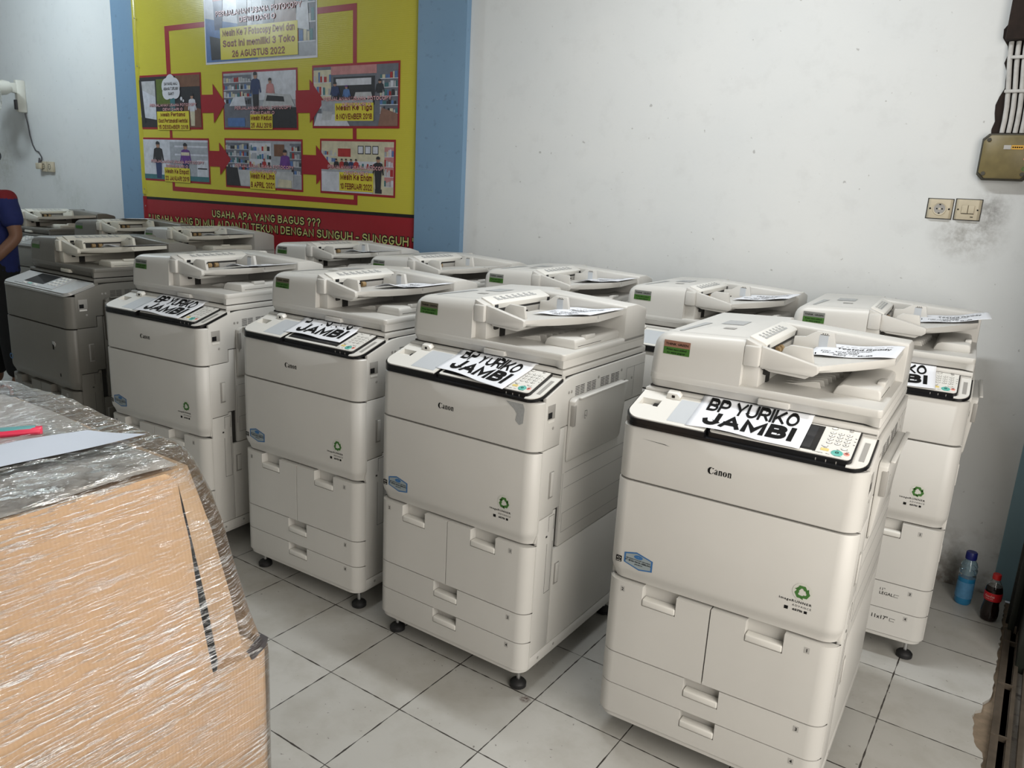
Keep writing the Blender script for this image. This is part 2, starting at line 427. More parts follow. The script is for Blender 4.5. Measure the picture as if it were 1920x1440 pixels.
_O = _arc(.5, .5, .5, .5, 90, 450)
GL = {'A': (.82, [[(0, 0), (.5, 1), (1, 0)], [(.17, .3), (.83, .3)]]), 'B': (.72, [[(0, 0), (0, 1), (.55, 1)] + _arc(.55, .77, .38, .23, 90, -90) + [(0, .54)], [(0, .54), (.58, .54)] + _arc(.58, .27, .42, .27, 90, -90) + [(0, 0)]]),
      'C': (.78, [_arc(.5, .5, .5, .5, 48, 312)]), 'D': (.76, [[(0, 0), (0, 1), (.45, 1)] + _arc(.45, .5, .55, .5, 90, -90) + [(0, 0)]]), 'E': (.64, [[(1, 1), (0, 1), (0, 0), (1, 0)], [(0, .52), (.9, .52)]]), 'F': (.6, [[(1, 1), (0, 1), (0, 0)], [(0, .5), (.9, .5)]]),
      'G': (.8, [_arc(.5, .5, .5, .5, 50, 345) + [(1, .45), (.55, .45)]]), 'H': (.76, [[(0, 0), (0, 1)], [(1, 0), (1, 1)], [(0, .52), (1, .52)]]), 'I': (.0, [[(.5, 0), (.5, 1)]]), 'J': (.60, [[(1, 1), (1, .32)] + _arc(.5, .32, .5, .32, 0, -175)]),
      'K': (.76, [[(0, 0), (0, 1)], [(0, .32), (.95, 1)], [(.34, .56), (1, 0)]]), 'L': (.6, [[(0, 1), (0, 0), (1, 0)]]), 'M': (.92, [[(0, 0), (0, 1), (.5, .12), (1, 1), (1, 0)]]), 'N': (.78, [[(0, 0), (0, 1), (1, 0), (1, 1)]]), 'O': (.84, [_O]),
      'P': (.68, [[(0, 0), (0, 1), (.55, 1)] + _arc(.55, .73, .45, .27, 90, -90) + [(0, .46)]]), 'Q': (.84, [_O, [(.62, .3), (1, -.05)]]), 'R': (.74, [[(0, 0), (0, 1), (.55, 1)] + _arc(.55, .75, .42, .25, 90, -90) + [(0, .5)], [(.5, .5), (1, 0)]]),
      'S': (.70, [_arc(.5, .76, .46, .24, 20, 270) + _arc(.5, .26, .5, .26, 90, -165)]), 'T': (.72, [[(0, 1), (1, 1)], [(.5, 1), (.5, 0)]]), 'U': (.76, [[(0, 1), (0, .38)] + _arc(.5, .38, .5, .38, 180, 360) + [(1, 1)]]), 'V': (.8, [[(0, 1), (.5, 0), (1, 1)]]),
      'W': (1.1, [[(0, 1), (.25, 0), (.5, .9), (.75, 0), (1, 1)]]), 'X': (.76, [[(0, 0), (1, 1)], [(0, 1), (1, 0)]]), 'Y': (.78, [[(0, 1), (.5, .46), (1, 1)], [(.5, .5), (.5, 0)]]), 'Z': (.7, [[(0, 1), (1, 1), (0, 0), (1, 0)]]),
      '0': (.62, [_O]), '1': (.34, [[(0, .78), (1, 1), (1, 0)]]), '2': (.62, [_arc(.5, .72, .48, .28, 160, -30) + [(0, 0), (1, 0)]]), '3': (.62, [_arc(.46, .76, .44, .24, 150, -90), _arc(.46, .27, .5, .27, 90, -150)]), '4': (.66, [[(.75, 0), (.75, 1), (0, .3), (1, .3)]]),
      '5': (.62, [[(.95, 1), (.12, 1), (.05, .52)] + _arc(.48, .33, .5, .31, 130, -150)]), '6': (.62, [_arc(.5, .32, .5, .32, 90, 450), [(.02, .36), (.2, .78), (.7, 1)]]), '7': (.6, [[(0, 1), (1, 1), (.35, 0)]]), '8': (.62, [_arc(.5, .76, .42, .24, 90, 450), _arc(.5, .27, .5, .27, 90, 450)]), '9': (.62, [_arc(.5, .68, .5, .32, 90, 450), [(.98, .64), (.8, .22), (.3, 0)]]),
      '?': (.56, [_arc(.5, .72, .48, .28, 165, -60) + [(.5, .38), (.5, .26)], [(.5, .06), (.5, -.06)]]), '-': (.36, [[(0, .42), (1, .42)]]), '"': (.26, [[(0, 1), (0, .72)], [(1, 1), (1, .72)]]), '.': (0, [[(.5, .06), (.5, -.06)]]), ',': (0, [[(.5, .08), (.4, -.16)]]), '(': (.22, [_arc(1, .5, 1, .62, 130, 230)]), ')': (.22, [_arc(0, .5, 1, .62, 50, -50)]), '/': (.4, [[(0, 0), (1, 1)]]),
      'a': (.54, [_arc(.5, .36, .5, .36, 20, 340), [(1, .72), (1, 0)]]), 'b': (.54, [[(0, 1), (0, 0)], _arc(.5, .36, .5, .36, -160, 160)]), 'c': (.52, [_arc(.5, .36, .5, .36, 50, 310)]), 'd': (.54, [[(1, 1), (1, 0)], _arc(.5, .36, .5, .36, 20, 340)]), 'e': (.54, [[(0, .38), (1, .38)] + _arc(.5, .36, .5, .36, 5, 310)]), 'g': (.54, [_arc(.5, .36, .5, .36, 20, 340), [(1, .72), (1, -.05)] + _arc(.5, -.05, .5, .2, 0, -150)]), 'h': (.52, [[(0, 1), (0, 0)], _arc(.5, .42, .5, .30, 180, 0) + [(1, 0)]]),
      'i': (0, [[(.5, 0), (.5, .72)], [(.5, .9), (.5, 1.04)]]), 'k': (.52, [[(0, 1), (0, 0)], [(0, .26), (.9, .74)], [(.35, .44), (1, 0)]]), 'l': (0, [[(.5, 0), (.5, 1)]]), 'm': (.86, [[(0, .72), (0, 0)], _arc(.25, .46, .25, .26, 180, 0) + [(.5, 0)], _arc(.75, .46, .25, .26, 180, 0) + [(1, 0)]]), 'n': (.52, [[(0, .72), (0, 0)], _arc(.5, .42, .5, .30, 180, 0) + [(1, 0)]]), 'o': (.56, [_arc(.5, .36, .5, .36, 90, 450)]),
      'p': (.54, [[(0, .72), (0, -.28)], _arc(.5, .36, .5, .36, -160, 160)]), 'r': (.34, [[(0, .72), (0, 0)], _arc(1, .40, 1, .32, 180, 80)]), 's': (.48, [_arc(.5, .54, .46, .18, 20, 270) + _arc(.5, .18, .5, .18, 90, -165)]), 't': (.34, [[(.5, .96), (.5, 0), (1, 0)], [(0, .72), (1, .72)]]), 'u': (.52, [[(0, .72), (0, .3)] + _arc(.5, .3, .5, .3, 180, 360), [(1, .72), (1, 0)]]), 'w': (.8, [[(0, .72), (.25, 0), (.5, .66), (.75, 0), (1, .72)]]), 'y': (.54, [[(0, .72), (.5, .04)], [(1, .72), (.4, -.28), (.1, -.28)]])}


def stroke_width(s, t, gap):
    w = 0
    for ch in s: w += (.42 if ch == ' ' else GL[ch][0] + t + gap)
    return w - gap


def put_bold(mb, s, x, y, h, fn, width=None, align='l', t=.2, gap=.09, shear=0.0, grow=0.0):
    """heavy lettering drawn as thick strokes; t = stroke width / cap height; grow widens the strokes only (outlines)"""
    W0 = stroke_width(s, t, gap); sx = (width / W0) if width else h; W = W0 * sx
    px = x if align == 'l' else x - W / 2 if align == 'c' else x - W
    hw = t / 2 + grow; bm = mb.bm; k_st = 0
    for ch in s:
        if ch == ' ': px += .42 * sx; continue
        gw, st = GL[ch]
        for pl_ in st:
            P_ = [(t / 2 + p[0] * gw, t / 2 + p[1] * (1 - t)) if gw else (t / 2, t / 2 + p[1] * (1 - t)) for p in pl_]
            closed = math.hypot(P_[0][0] - P_[-1][0], P_[0][1] - P_[-1][1]) < 1e-4
            # butt ends reach the full cap height
            if not closed:
                for a_, b_ in ((0, 1), (-1, -2)):
                    dx, dy = P_[a_][0] - P_[b_][0], P_[a_][1] - P_[b_][1]; L_ = math.hypot(dx, dy) or 1
                    P_[a_] = (P_[a_][0] + dx / L_ * hw, P_[a_][1] + dy / L_ * hw)
            n = len(P_); Lf, Rt = [], []
            for i in range(n):
                a_ = P_[i - 1] if i > 0 else (P_[-2] if closed else None); b_ = P_[i + 1] if i < n - 1 else (P_[1] if closed else None); ds = []
                if a_: d = (P_[i][0] - a_[0], P_[i][1] - a_[1]); l_ = math.hypot(*d) or 1; ds.append((d[0] / l_, d[1] / l_))
                if b_: d = (b_[0] - P_[i][0], b_[1] - P_[i][1]); l_ = math.hypot(*d) or 1; ds.append((d[0] / l_, d[1] / l_))
                if len(ds) == 1: nx, ny, k = -ds[0][1], ds[0][0], 1
                else:
                    nx, ny = -(ds[0][1] + ds[1][1]), ds[0][0] + ds[1][0]; l_ = math.hypot(nx, ny) or 1; nx /= l_; ny /= l_
                    k = min(1 / max(.25, abs(nx * -ds[0][1] + ny * ds[0][0])), 1.9)
                Lf.append((P_[i][0] + nx * hw * k, P_[i][1] + ny * hw * k)); Rt.append((P_[i][0] - nx * hw * k, P_[i][1] - ny * hw * k))
            k_st += 1
            up_ = (Vector(fn(px + .001, y)) - Vector(fn(px, y))).cross(Vector(fn(px, y + .001)) - Vector(fn(px, y))).normalized() * (.00006 * (k_st % 5))
            g = lambda p: up_ + Vector(fn(px + p[0] * sx + shear * p[1] * h, y + min(1 + grow, max(-.32 - grow, p[1])) * h))
            cl_ = lambda p: (p[0], max(-grow, min(1 + grow, p[1]))) if ch.isupper() else p
            va = [bm.verts.new(g(cl_(p))) for p in Lf]; vb = [bm.verts.new(g(cl_(p))) for p in Rt]
            for i in range(n - 1):
                try: bm.faces.new((va[i], vb[i], vb[i + 1], va[i + 1]))
                except ValueError: pass
        px += (gw + t + gap) * sx
    return mb


# ------------------------------------------------------------------ large structure
YW = 1.79
tag(MB().box(-8, 4.5, YW, YW + .15, 0, 3.4).build('wall_back', M['wall'], smooth=False), kind='structure')
tag(MB().box(-8.1, -8, -4.6, YW + .15, 0, 3.4).build('wall_left', M['wall'], smooth=False), kind='structure')
tag(MB().box(-8.1, 1.2, -4.7, -4.6, 0, 3.4).build('wall_front', M['wall'], smooth=False), kind='structure')
tag(MB().box(-8.1, 2.9, -4.7, YW + .15, 3.4, 3.5).build('ceiling', M['ceiling'], smooth=False), kind='structure')
edge = []
yy = YW
while yy > -4.6:
    k = 2.692 + random.uniform(-.006, .002)
    if .62 < yy < .95: k -= .035 * math.sin((yy - .62) / .33 * math.pi) + random.uniform(0, .012)
    if -.5 < yy < .5: k -= random.uniform(0, .02)
    edge.append((k, yy)); yy -= .02
poly = [(-8, YW), (-8, -4.6)] + [(x, y) for x, y in reversed(edge)]
tag(MB().prism(poly, 'z', -.08, 0).build('floor', M['floor'], smooth=False), kind='structure')
tag(MB().box(2.62, 2.74, -4.6, YW, -.085, -.012).build('trim_1', M['mortar'], smooth=False), kind='structure')
tag(MB().box(2.745, 14, -9, 9, -.14, -.022).build('floor_2', M['concrete'], smooth=False), kind='structure')
mb = MB()
mb.box(2.70, 2.722, -4.6, 1.52, -.02, .006, .002); mb.box(2.742, 2.755, -4.6, 1.52, -.02, .004, .002); mb.box(2.722, 2.742, -4.6, 1.52, -.03, -.012)
mb.box(2.772, 2.788, -4.6, 1.52, -.02, .006, .002)
for i in range(14): mb.box(2.70, 2.745, 1.4 - i * .33, 1.408 - i * .33, -.01, .0075)
tag(mb.build('trim_2', M['rail_steel']), kind='structure')
# blue pillars and the strip of pillar by the door
tag(MB().box(-3.825, -3.45, YW - .003, YW, 0, 3.4).build('trim_3', M['blue'], smooth=False), kind='structure')
tag(MB().box(-.601, -.247, YW - .036, YW, 0, 3.4, .003).build('trim_4', M['blue'], smooth=False), kind='structure')
tag(MB().box(2.633, 3.2, YW - .012, YW, 0, .78, .003).build('trim_5', M['blue_green'], smooth=False), kind='structure')
# door guide post
mb = MB(); mb.box(2.712, 2.80, 1.60, 1.76, -.01, 3.4, .004); mb.box(2.708, 2.73, 1.50, 1.53, -.01, 3.4, .003); mb.box(2.78, 2.80, 1.50, 1.62, -.01, 3.4, .003); mb.box(2.70, 2.80, 1.585, 1.61, -.01, 3.4, .003)
mb.box(2.745, 2.93, 1.23, 1.60, -.02, 3.4, .004); mb.box(2.80, 3.0, 1.60, 1.79, -.02, 3.4)
tag(mb.build('door_1', M['post']), kind='structure')


# ------------------------------------------------------------------ photocopiers
def plan(xa, xb, y0, y1, rl, rr, n=7):
    """counter-clockwise plan outline with rounded front corners"""
    p = []
    if rl:
        for i in range(n + 1):
            a = math.pi + i / n * math.pi / 2; p.append((xa + rl + rl * math.cos(a), y0 + rl + rl * math.sin(a)))
    else: p.append((xa, y0))
    if rr:
        for i in range(n + 1):
            a = 1.5 * math.pi + i / n * math.pi / 2; p.append((xb - rr + rr * math.cos(a), y0 + rr + rr * math.sin(a)))
    else: p.append((xb, y0))
    return p + [(xb, y1), (xa, y1)]


def slant(poly, zb, zt, k=.32):
    """prism whose bottom and top follow z + k*y"""
    mb = MB(); mb.prism(poly, 'z', 0, 1, fn=lambda x, y, h: (x, y, (zb if h < .5 else zt) + k * max(y, 0))); return mb


def ring(mb, fn, cx, cy, rx, ry, ix, iy, ox=0, oy=0, a0=0.0, a1=360.0, n=24):
    for i in range(n):
        p, q = R(a0 + (a1 - a0) * i / n), R(a0 + (a1 - a0) * (i + 1) / n)
        mb.poly([fn(cx + rx * math.cos(p), cy + ry * math.sin(p)), fn(cx + rx * math.cos(q), cy + ry * math.sin(q)), fn(cx + ox + ix * math.cos(q), cy + oy + iy * math.sin(q)), fn(cx + ox + ix * math.cos(p), cy + oy + iy * math.sin(p))])


def maker_mark(mb, x, z, h, fn):
    """five letter serif word mark, x,z = left/base, h = x-height of small letters"""
    g = lambda u, v: fn(x + u * h, z + v * h)
    q = lambda pts: mb.poly([g(*p) for p in pts])
    ring(mb, g, .62, .62, .62, .70, .34, .60, .16, 0, 42, 322, 30)                     # C
    q([(1.06, .98), (1.20, 1.22), (1.12, 1.28), (.86, 1.10)]); q([(1.02, .15), (1.25, .30), (1.20, .36), (.98, .28)])

    def n_(o):
        q([(o, 0), (o + .34, 0), (o + .34, .07), (o, .07)]); q([(o + .06, .05), (o + .28, .05), (o + .28, 1.0), (o + .06, .92)]); q([(o - .02, .88), (o + .28, 1.0), (o + .28, .84), (o + .06, .84)])
        q([(o + .42, 0), (o + .76, 0), (o + .76, .07), (o + .42, .07)]); q([(o + .48, .05), (o + .70, .05), (o + .70, .74), (o + .48, .78)])
        q([(o + .28, .72), (o + .44, .80), (o + .48, .74), (o + .70, .74), (o + .66, .92), (o + .52, 1.0), (o + .40, .96), (o + .28, .84)])
    # a
    o = 1.34
    ring(mb, g, o + .26, .26, .27, .27, .08, .18, .05, 0, 0, 360, 18)
    q([(o + .36, .02), (o + .58, .02), (o + .58, .76), (o + .36, .76)]); q([(o + .58, .02), (o + .70, .02), (o + .70, .09), (o + .58, .09)])
    ring(mb, g, o + .30, .70, .28, .30, .12, .22, 0, 0, 0, 165, 12)
    n_(2.12); ring(mb, g, 3.38, .48, .40, .50, .13, .43, 0, 0, 0, 360, 26); n_(3.90)
    return mb


SL = .32
ZP = .976
ZL = ZP + .0125


def zp(y): return ZP + SL * max(y, 0)


def notch_front(mb, xa, xb, z0, z1, rl, rr, na, nb, nz, depth=.033):
    """drawer front with a finger notch cut from its top edge (na..nb above nz)"""
    def ex(a, b, l, r, zz0, zz1): mb.loft([[(x, y, zz) for x, y in plan(a, b, 0, depth, l, r)] for zz in (zz0, zz1)])
    ex(xa, na, rl, 0, z0, z1); ex(nb, xb, 0, rr, z0, z1); ex(na, nb, 0, 0, z0, nz)
    mb.box(na, nb, depth - .004, depth, nz, z1)
    return mb


def build_copier(v):
    """v: 'white' (newer, black trimmed console) or 'grey' (older)"""
    W = M['white'] if v != 'grey' else M['grey']
    if v == 'light': W = M['lightgrey']
    old = v != 'white'
    TR = M['white'] if not old else M['cream']
    t = thing('photocopier', 'x', 'photocopier')
    MB().box(-.298, .298, .034, .70, .088, .962).box(-.296, .296, .14, .70, .95, 1.03).build('chassis', M['seam'], t, smooth=False)
    mb = MB(); mb.loft([[(x, y, z) for x, y in plan(-.302 + d, .302 - d, .004 + d, .70, .042, .042)] for z, d in ((.074, .006), (.079, 0), (.0905, 0))]); mb.build('plinth', W, t)
    # feet
    for fx, fy in ((-.262, .055), (.262, .055), (-.262, .64), (.262, .64)):
        f = MB().lathe([(0, 0), (.022, 0), (.027, .004), (.027, .016), (.022, .022), (.010, .028), (0, .028)], (fx, fy, 0)).build('foot', M['rubber'], t)
        MB().lathe([(0, .026), (.0065, .026), (.0065, .078), (0, .078)], (fx, fy, 0), 10).build('foot_stem', M['metal'], f)
    # drawers
    E_ = .31; rc = .042
    dr = [('2', -E_, -.0098, .2905, .5135, rc, 0, -.2, -.102, .479, (-.258, .491)), ('1', -.0062, E_, .2905, .5135, 0, rc, .086, .183, .479, (.24, .490)),
          ('3', -E_, E_, .1895, .2870, rc, rc, -.057, .042, .253, (.244, .266)), ('4', -E_, E_, .0935, .1865, rc, rc, -.057, .042, .157, (.244, .170))]
    for num, xa, xb, z0, z1, rl, rr, na, nb, nz, lp in dr:
        d = notch_front(MB(), xa, xb, z0, z1, rl, rr, na, nb, nz - .021).build('paper_drawer', W, t, angle=30)
        MB().box(na + .0012, nb - .0012, -.0015, .026, nz - .0195, nz, .004, 3).build('drawer_handle', M['white2'] if not old else W, d)
        lb = MB().box(lp[0] - .0065, lp[0] + .0065, -.0006, .001, lp[1] - .008, lp[1] + .008).build('number_label', M['label_plate'], d, smooth=False)
        put_text(MB(), num, lp[0], lp[1] - .0045, .009, lambda u, w: (u, -.0011, w), align='c', bold=.02).build('number', M['ink'], lb, smooth=False)
    # front door
    rings = []
    for z, d in ((.5205, .014), (.527, .0125), (.537, .009), (.547, .004), (.556, .001), (.566, 0), (.8085, 0), (.811, .0015)):
        rings.append([(x, y, z) for x, y in plan(-E_ - .001 + d * .5, E_ + .001 - d * .5, d - .002, .033, rc, rc)])
    door = MB().loft(rings).build('front_door', W, t)
    pl = lambda u, w: (u, -.0026, w)
    if not old:
        b = MB(); b.box(-.2855, -.2690, -.0028, -.001, .571, .588); e = b.build('energy_label', M['ink'], door, smooth=False)
        b = MB(); ring(b, lambda u, w: (u, -.0032, w), -.2772, .5825, .0055, .0032, .0045, .0024, 0, 0, 0, 360, 14); put_text(b, 'energy', -.2772, .5735, .0028, lambda u, w: (u, -.0032, w), width=.0125, align='c', bold=.02, res=1); b.build('energy_lettering', M['white2'], e, smooth=False)
        hx = [(-.262, .5745), (-.262, .6035), (-.226, .612), (-.178, .5985), (-.178, .5665), (-.216, .5605)]
        b = MB(); b.poly([pl(*p) for p in hx]); hl = b.build('seller_label', M['sticker_blue'], door, smooth=False)
        cxh, czh = -.22, .586
        b = MB(); b.poly([(cxh + (p[0] - cxh) * .88, -.0030, czh + (p[1] - czh) * .84) for p in hx]); b.build('label_field', M['sticker_grey'], hl, smooth=False)
        b = MB(); ring(b, lambda u, w: (u, -.0033, w), -.220, .5985, .013, .006, .001, .001, 0, 0, 0, 360, 14); b.build('globe_mark', M['sticker_blue'], hl, smooth=False)
        b = MB(); pt = lambda u, w: (u, -.0034, w + (-.220 - u) * .02)
        put_text(b, 'IMPORTIR FOTOCOPY REKONDISI', -.220, .5875, .0036, pt, width=.07, align='c', bold=.02, res=1)
        put_text(b, 'PT. MITRA NIAGA GEMILANG', -.220, .581, .0046, pt, width=.074, align='c', bold=.03, res=1)
        put_text(b, 'JAKARTA', -.218, .5745, .0036, pt, width=.024, align='c', bold=.02, res=1); b.build('label_lettering', M['ink'], hl, smooth=False)
        # recycling sticker
        b = MB(); b.poly([(.209 + .0235 * math.cos(R(a)), -.0027, .640 + .0235 * math.sin(R(a))) for a in range(0, 360, 12)]); rs = b.build('recycling_sticker', M['clear_round'], door, smooth=False)
        b = MB()
        for k in range(3):
            A = R(90 + 120 * k); ca, sa = math.cos(A - R(90)), math.sin(A - R(90))
            def rt(u, w): return (.209 + (u * ca - w * sa), -.0031, .639 + (u * sa + w * ca))
            for pts in ([(-.008, .0175), (.006, .0175), (.011, .0085), (.004, .0055), (.0005, .0105), (-.004, .0105)], [(.0145, .0125), (.016, .0015), (.0055, .006)], [(-.008, .0175), (-.014, .007), (-.0075, .004), (-.003, .0105)]):
                b.poly([rt(*p) for p in pts])
        b.build('recycling_arrows', M['green2'], rs, smooth=False)
        b = MB(); put_text(b, 'imageRUNNER', .235, .6085, .0062, pl, width=.078, align='r', bold=.02, res=2, spacing=1.25); put_text(b, 'ADVANCE', .235, .598, .0052, pl, width=.045, align='r', res=2, spacing=1.4)
        put_text(b, '6575i', .2035, .5865, .0056, pl, width=.024, align='c', bold=.05, res=2); b.box(.172, .181, -.0028, -.002, .585, .5935); b.box(.2195, .2265, -.0028, -.002, .586, .5925); b.build('series_lettering', M['ink'], door, smooth=False)
    else:
        k = MB(); k.prism([(.150, .742), (.166, .742), (.178, .732), (.172, .716), (.160, .726), (.150, .730)], 'y', -.006, 0, .001); k.build('key_holder', M['silver'], door)
        k = MB(); k.box(.148, .158, -.004, -.001, .700, .728, .003); k.build('hanging_key', M['ink'], door)
        k = MB(); ring(k, pl, -.28, .60, .018, .015, .011, .009, 0, 0, 0, 360, 16); k.build('round_emblem', M['sticker_blue'], door, smooth=False)
        k = MB(); k.box(.196, .203, -.003, -.001, .575, .59); k.build('small_mark', M['ink'], door, smooth=False)
    # narrow inset plate at the left end of the door
    MB().box(-E_ - .0022, -E_ + .004, .042, .085, .70, .80, .001).build('side_inset', W, t)
    # upper front cover
    rings = [[(x, y, z) for x, y in plan(-E_ + d, E_ - d, d, .036, rc, rc)] for z, d in ((.816, .002), (.8185, 0), (.962, 0), (.966, .003))]
    cov = MB().loft(rings).build('front_cover', W, t)
    if v == 'white': maker_mark(MB(), -.0595, .884, .0132, lambda u, w: (u, -.0006, w)).build('maker_name', M['ink'], cov, smooth=False)
    # console
    if old: con = slant(plan(-.306, .306, -.004, .136, .045, .045), .9665, ZP - .001)
    else:
        con = slant(plan(-.306, .306, -.004, .062, .045, .045), .9665, ZP - .001)
        for pl_ in ([(-.306, .098), (.306, .098), (.306, .136), (-.306, .136)], [(-.306, .062), (-.2915, .062), (-.2915, .098), (-.306, .098)], [(-.2335, .062), (.306, .062), (.306, .098), (-.2335, .098)]): con._merge(slant(pl_, .9665, ZP - .001).bm)
        con._merge(slant([(-.2915, .062), (-.2335, .062), (-.2335, .098), (-.2915, .098)], .9665, ZL - .017).bm)
        for pl_ in (plan(-.306, -.079, -.004, .062, .045, 0), [(-.306, .098), (-.079, .098), (-.079, .136), (-.306, .136)], [(-.306, .062), (-.2915, .062), (-.2915, .098), (-.306, .098)], [(-.2335, .062), (-.079, .062), (-.079, .098), (-.2335, .098)]): con._merge(slant(pl_, ZP - .002, ZL - .001).bm)
    con = con.build('control_console', M['black'] if not old else M['silver'], t, angle=30)
    wt = M['white2'] if not old else M['silver']
    if not old:
        mb = MB()
        def sl(poly, zb=ZL - .004, zt=ZL + .0025): mb._merge(slant(poly, zb, zt).bm)
        L, Rr = -.3015, -.082
        sl([p for p in plan(L, Rr, .0, .062, .042, 0)]); sl([(L, .098), (Rr, .098), (Rr, .1345), (L, .1345)]); sl([(L, .062), (-.2915, .062), (-.2915, .098), (L, .098)]); sl([(-.2335, .062), (Rr, .062), (Rr, .098), (-.2335, .098)])
        for q_ in ([(-.2915, .062), (-.2335, .062), (-.2335, .064), (-.2915, .064)], [(-.2915, .096), (-.2335, .096), (-.2335, .098), (-.2915, .098)], [(-.2915, .062), (-.2895, .062), (-.2895, .098), (-.2915, .098)], [(-.2355, .062), (-.2335, .062), (-.2335, .098), (-.2355, .098)]): sl(q_, ZL - .016)
        sl([(-.2915, .062), (-.2335, .062), (-.2335, .098), (-.2915, .098)], ZL - .0168, ZL - .013)
        mb.build('console_top', wt, con, angle=30)
        slant(plan(.258, .3015, .0, .1345, 0, .038), ZP - .004, ZP + .0018).build('console_edge', wt, con, angle=30)
        mb = MB(); mb._merge(slant([(-.2555, .082), (-.2405, .082), (-.2405, .0945), (-.2555, .0945)], ZL - .016, ZL - .007).bm); mb.build('usb_port', M['black'], con)
        slant([(-.187, .012), (-.094, .012), (-.094, .118), (-.187, .118)], ZL, ZL + .0032).build('pale_insert', M['pale_blue'], con)
        mb = MB(); mb.prism([(-.232, 0), (-.196, 0), (-.190, .008), (-.200, .017), (-.228, .017)], 'y', .112, .131, .0015, fn=lambda x, y, z: (x, y, z + zp(y) + .0145)); cl = mb.build('sensor_bracket', M['white2'], con)
        MB().box(-.214, -.206, .1105, .113, zp(.112) + .0195, zp(.112) + .0265).build('sensor_eye', M['black'], cl, smooth=False)
        slant([(.280, .03), (.292, .03), (.292, .108), (.280, .108)], ZP, ZP + .0026).build('pen_groove', M['recess_grey'], con)
        # operation panel
        op = slant(plan(-.076, .268, .0065, .1345, .008, .014), ZP - .006, ZP + .0095).build('operation_panel', M['black'], t, angle=30)
        slant(plan(-.071, .264, .0105, .1315, .007, .012), ZP + .0085, ZP + .0115).build('panel_face', M['white2'], op, angle=30)
        slant([(-.062, .020), (.184, .020), (.184, .127), (-.062, .127)], ZP + .010, ZP + .0121).build('touch_screen', M['black'], op)
        slant([(-.052, .027), (.170, .027), (.170, .121), (-.052, .121)], ZP + .0121, ZP + .0125).build('display_glass', M['screen'], op)
        zt = ZP + .0115; pf = lambda u, w: (u, w, zt + SL * w + .0017)

        def key(name, x, y, rx, ry, mat, n=18, h=.0013):
            m_ = MB(); m_.loft([[(x + s_ * rx * math.cos(2 * math.pi * i / n), y + s_ * ry * math.sin(2 * math.pi * i / n), zt - .001 + hh + SL * (y + s_ * ry * math.sin(2 * math.pi * i / n))) for i in range(n)] for s_, hh in ((1, 0), (1, h + .0006), (.88, h + .001))])
            m_.build(name, mat, op)
        b = MB(); dig = '123456789*0#'
        for r_ in range(4):
            for c_ in range(3):
                x, y = .2055 + c_ * .0188, .1075 - r_ * .0142; key('number_key', x, y, .0062, .0046, M['white2'], 14)
                ring(b, lambda u, w: (u, w, zt + SL * w + .0009), x, y, .0072, .0056, .0061, .0047, 0, 0, 200, 380, 8)
                put_text(b, dig[r_ * 3 + c_], x, y - .0018, .0038, pf, align='c', bold=.03, res=1)
        for x, y in ((.2055, .126), (.1995, .0485), (.243, .0485)): key('option_key', x, y, .0068, .0042, M['white2'], 14); ring(b, lambda u, w: (u, w, zt + SL * w + .0009), x, y, .0078, .0052, .0067, .0043, 0, 0, 200, 380, 8)
        key('energy_key', .244, .1265, .0052, .0044, M['recess_grey'], 14)
        key('start_button', .2315, .0275, .0132, .0115, M['teal'], 24); key('stop_button', .2525, .0305, .0066, .0062, M['pink'], 16)
        m_ = MB(); m_._merge(slant([(.194, .0285), (.212, .0285), (.212, .0375), (.194, .0375)], zt - .001, zt + .0012).bm); m_.build('reset_button', M['yellow_btn'], op)
        ring(b, lambda u, w: (u, w, zt + SL * w + .0022), .2315, .0275, .0042, .0036, .0026, .0022, 0, 0, 0, 360, 10); ring(b, lambda u, w: (u, w, zt + SL * w + .0022), .2525, .0305, .003, .0027, .0017, .0015, 0, 0, 0, 360, 8)
        lf = lambda u, w: (u, w, zt + SL * w + .0008)
        for s_, x, y in (('Counter/', .2055, .1322), ('Energy', .2435, .1335), ('Reset', .203, .0395), ('Start', .2315, .0400), ('Stop', .2535, .0385), ('Processing/Data', .190, .0165), ('Error', .213, .0165), ('Main Power', .236, .0150), ('ID', .2055, .1244), ('C', .243, .0468)):
            put_text(b, s_, x, y, .0026, lf, align='c', bold=.02, res=1)
        for y in (.098, .085, .071): b.poly([lf(.258, y), lf(.262, y), lf(.262, y + .0015), lf(.258, y + .0015)])
        b.build('key_lettering', M['ink'], op, smooth=False)
        for x in (.190, .213, .236): MB().box(x - .001, x + .001, .0058, .0068, ZP - .003, ZP + .0065).build('indicator_light', M['recess_grey'], op, smooth=False)
    else:
        slant(plan(-.300, .300, .002, .1345, .03, .03), ZP - .001, ZP + .006).build('console_top', wt, con, angle=30)
        op = slant([(-.20, .012), (.16, .012), (.16, .13), (-.20, .13)], ZP + .004, ZP + .0085).build('operation_panel', M['silver'], t)
        slant([(-.15, .035), (.03, .035), (.03, .124), (-.15, .124)], ZP + .008, ZP + .0092).build('touch_screen', M['screen'], op)
        for r_ in range(4):
            for c_ in range(3):
                x, y = .065 + c_ * .03, .115 - r_ * .022
                m_ = MB(); m_._merge(slant([(x - .009, y - .006), (x + .009, y - .006), (x + .009, y + .006), (x - .009, y + .006)], ZP + .008, ZP + .0105).bm); m_.build('number_key', M['white2'], op)
        for c_ in range(3):
            m_ = MB(); x = -.12 + c_ * .05; m_._merge(slant([(x - .014, .018), (x + .014, .018), (x + .014, .028), (x - .014, .028)], ZP + .008, ZP + .0105).bm); m_.build('option_key', M['teal'] if c_ == 1 else M['white2'], op)
    # side panels (right)
    xr0, xr1 = .2985, .3105
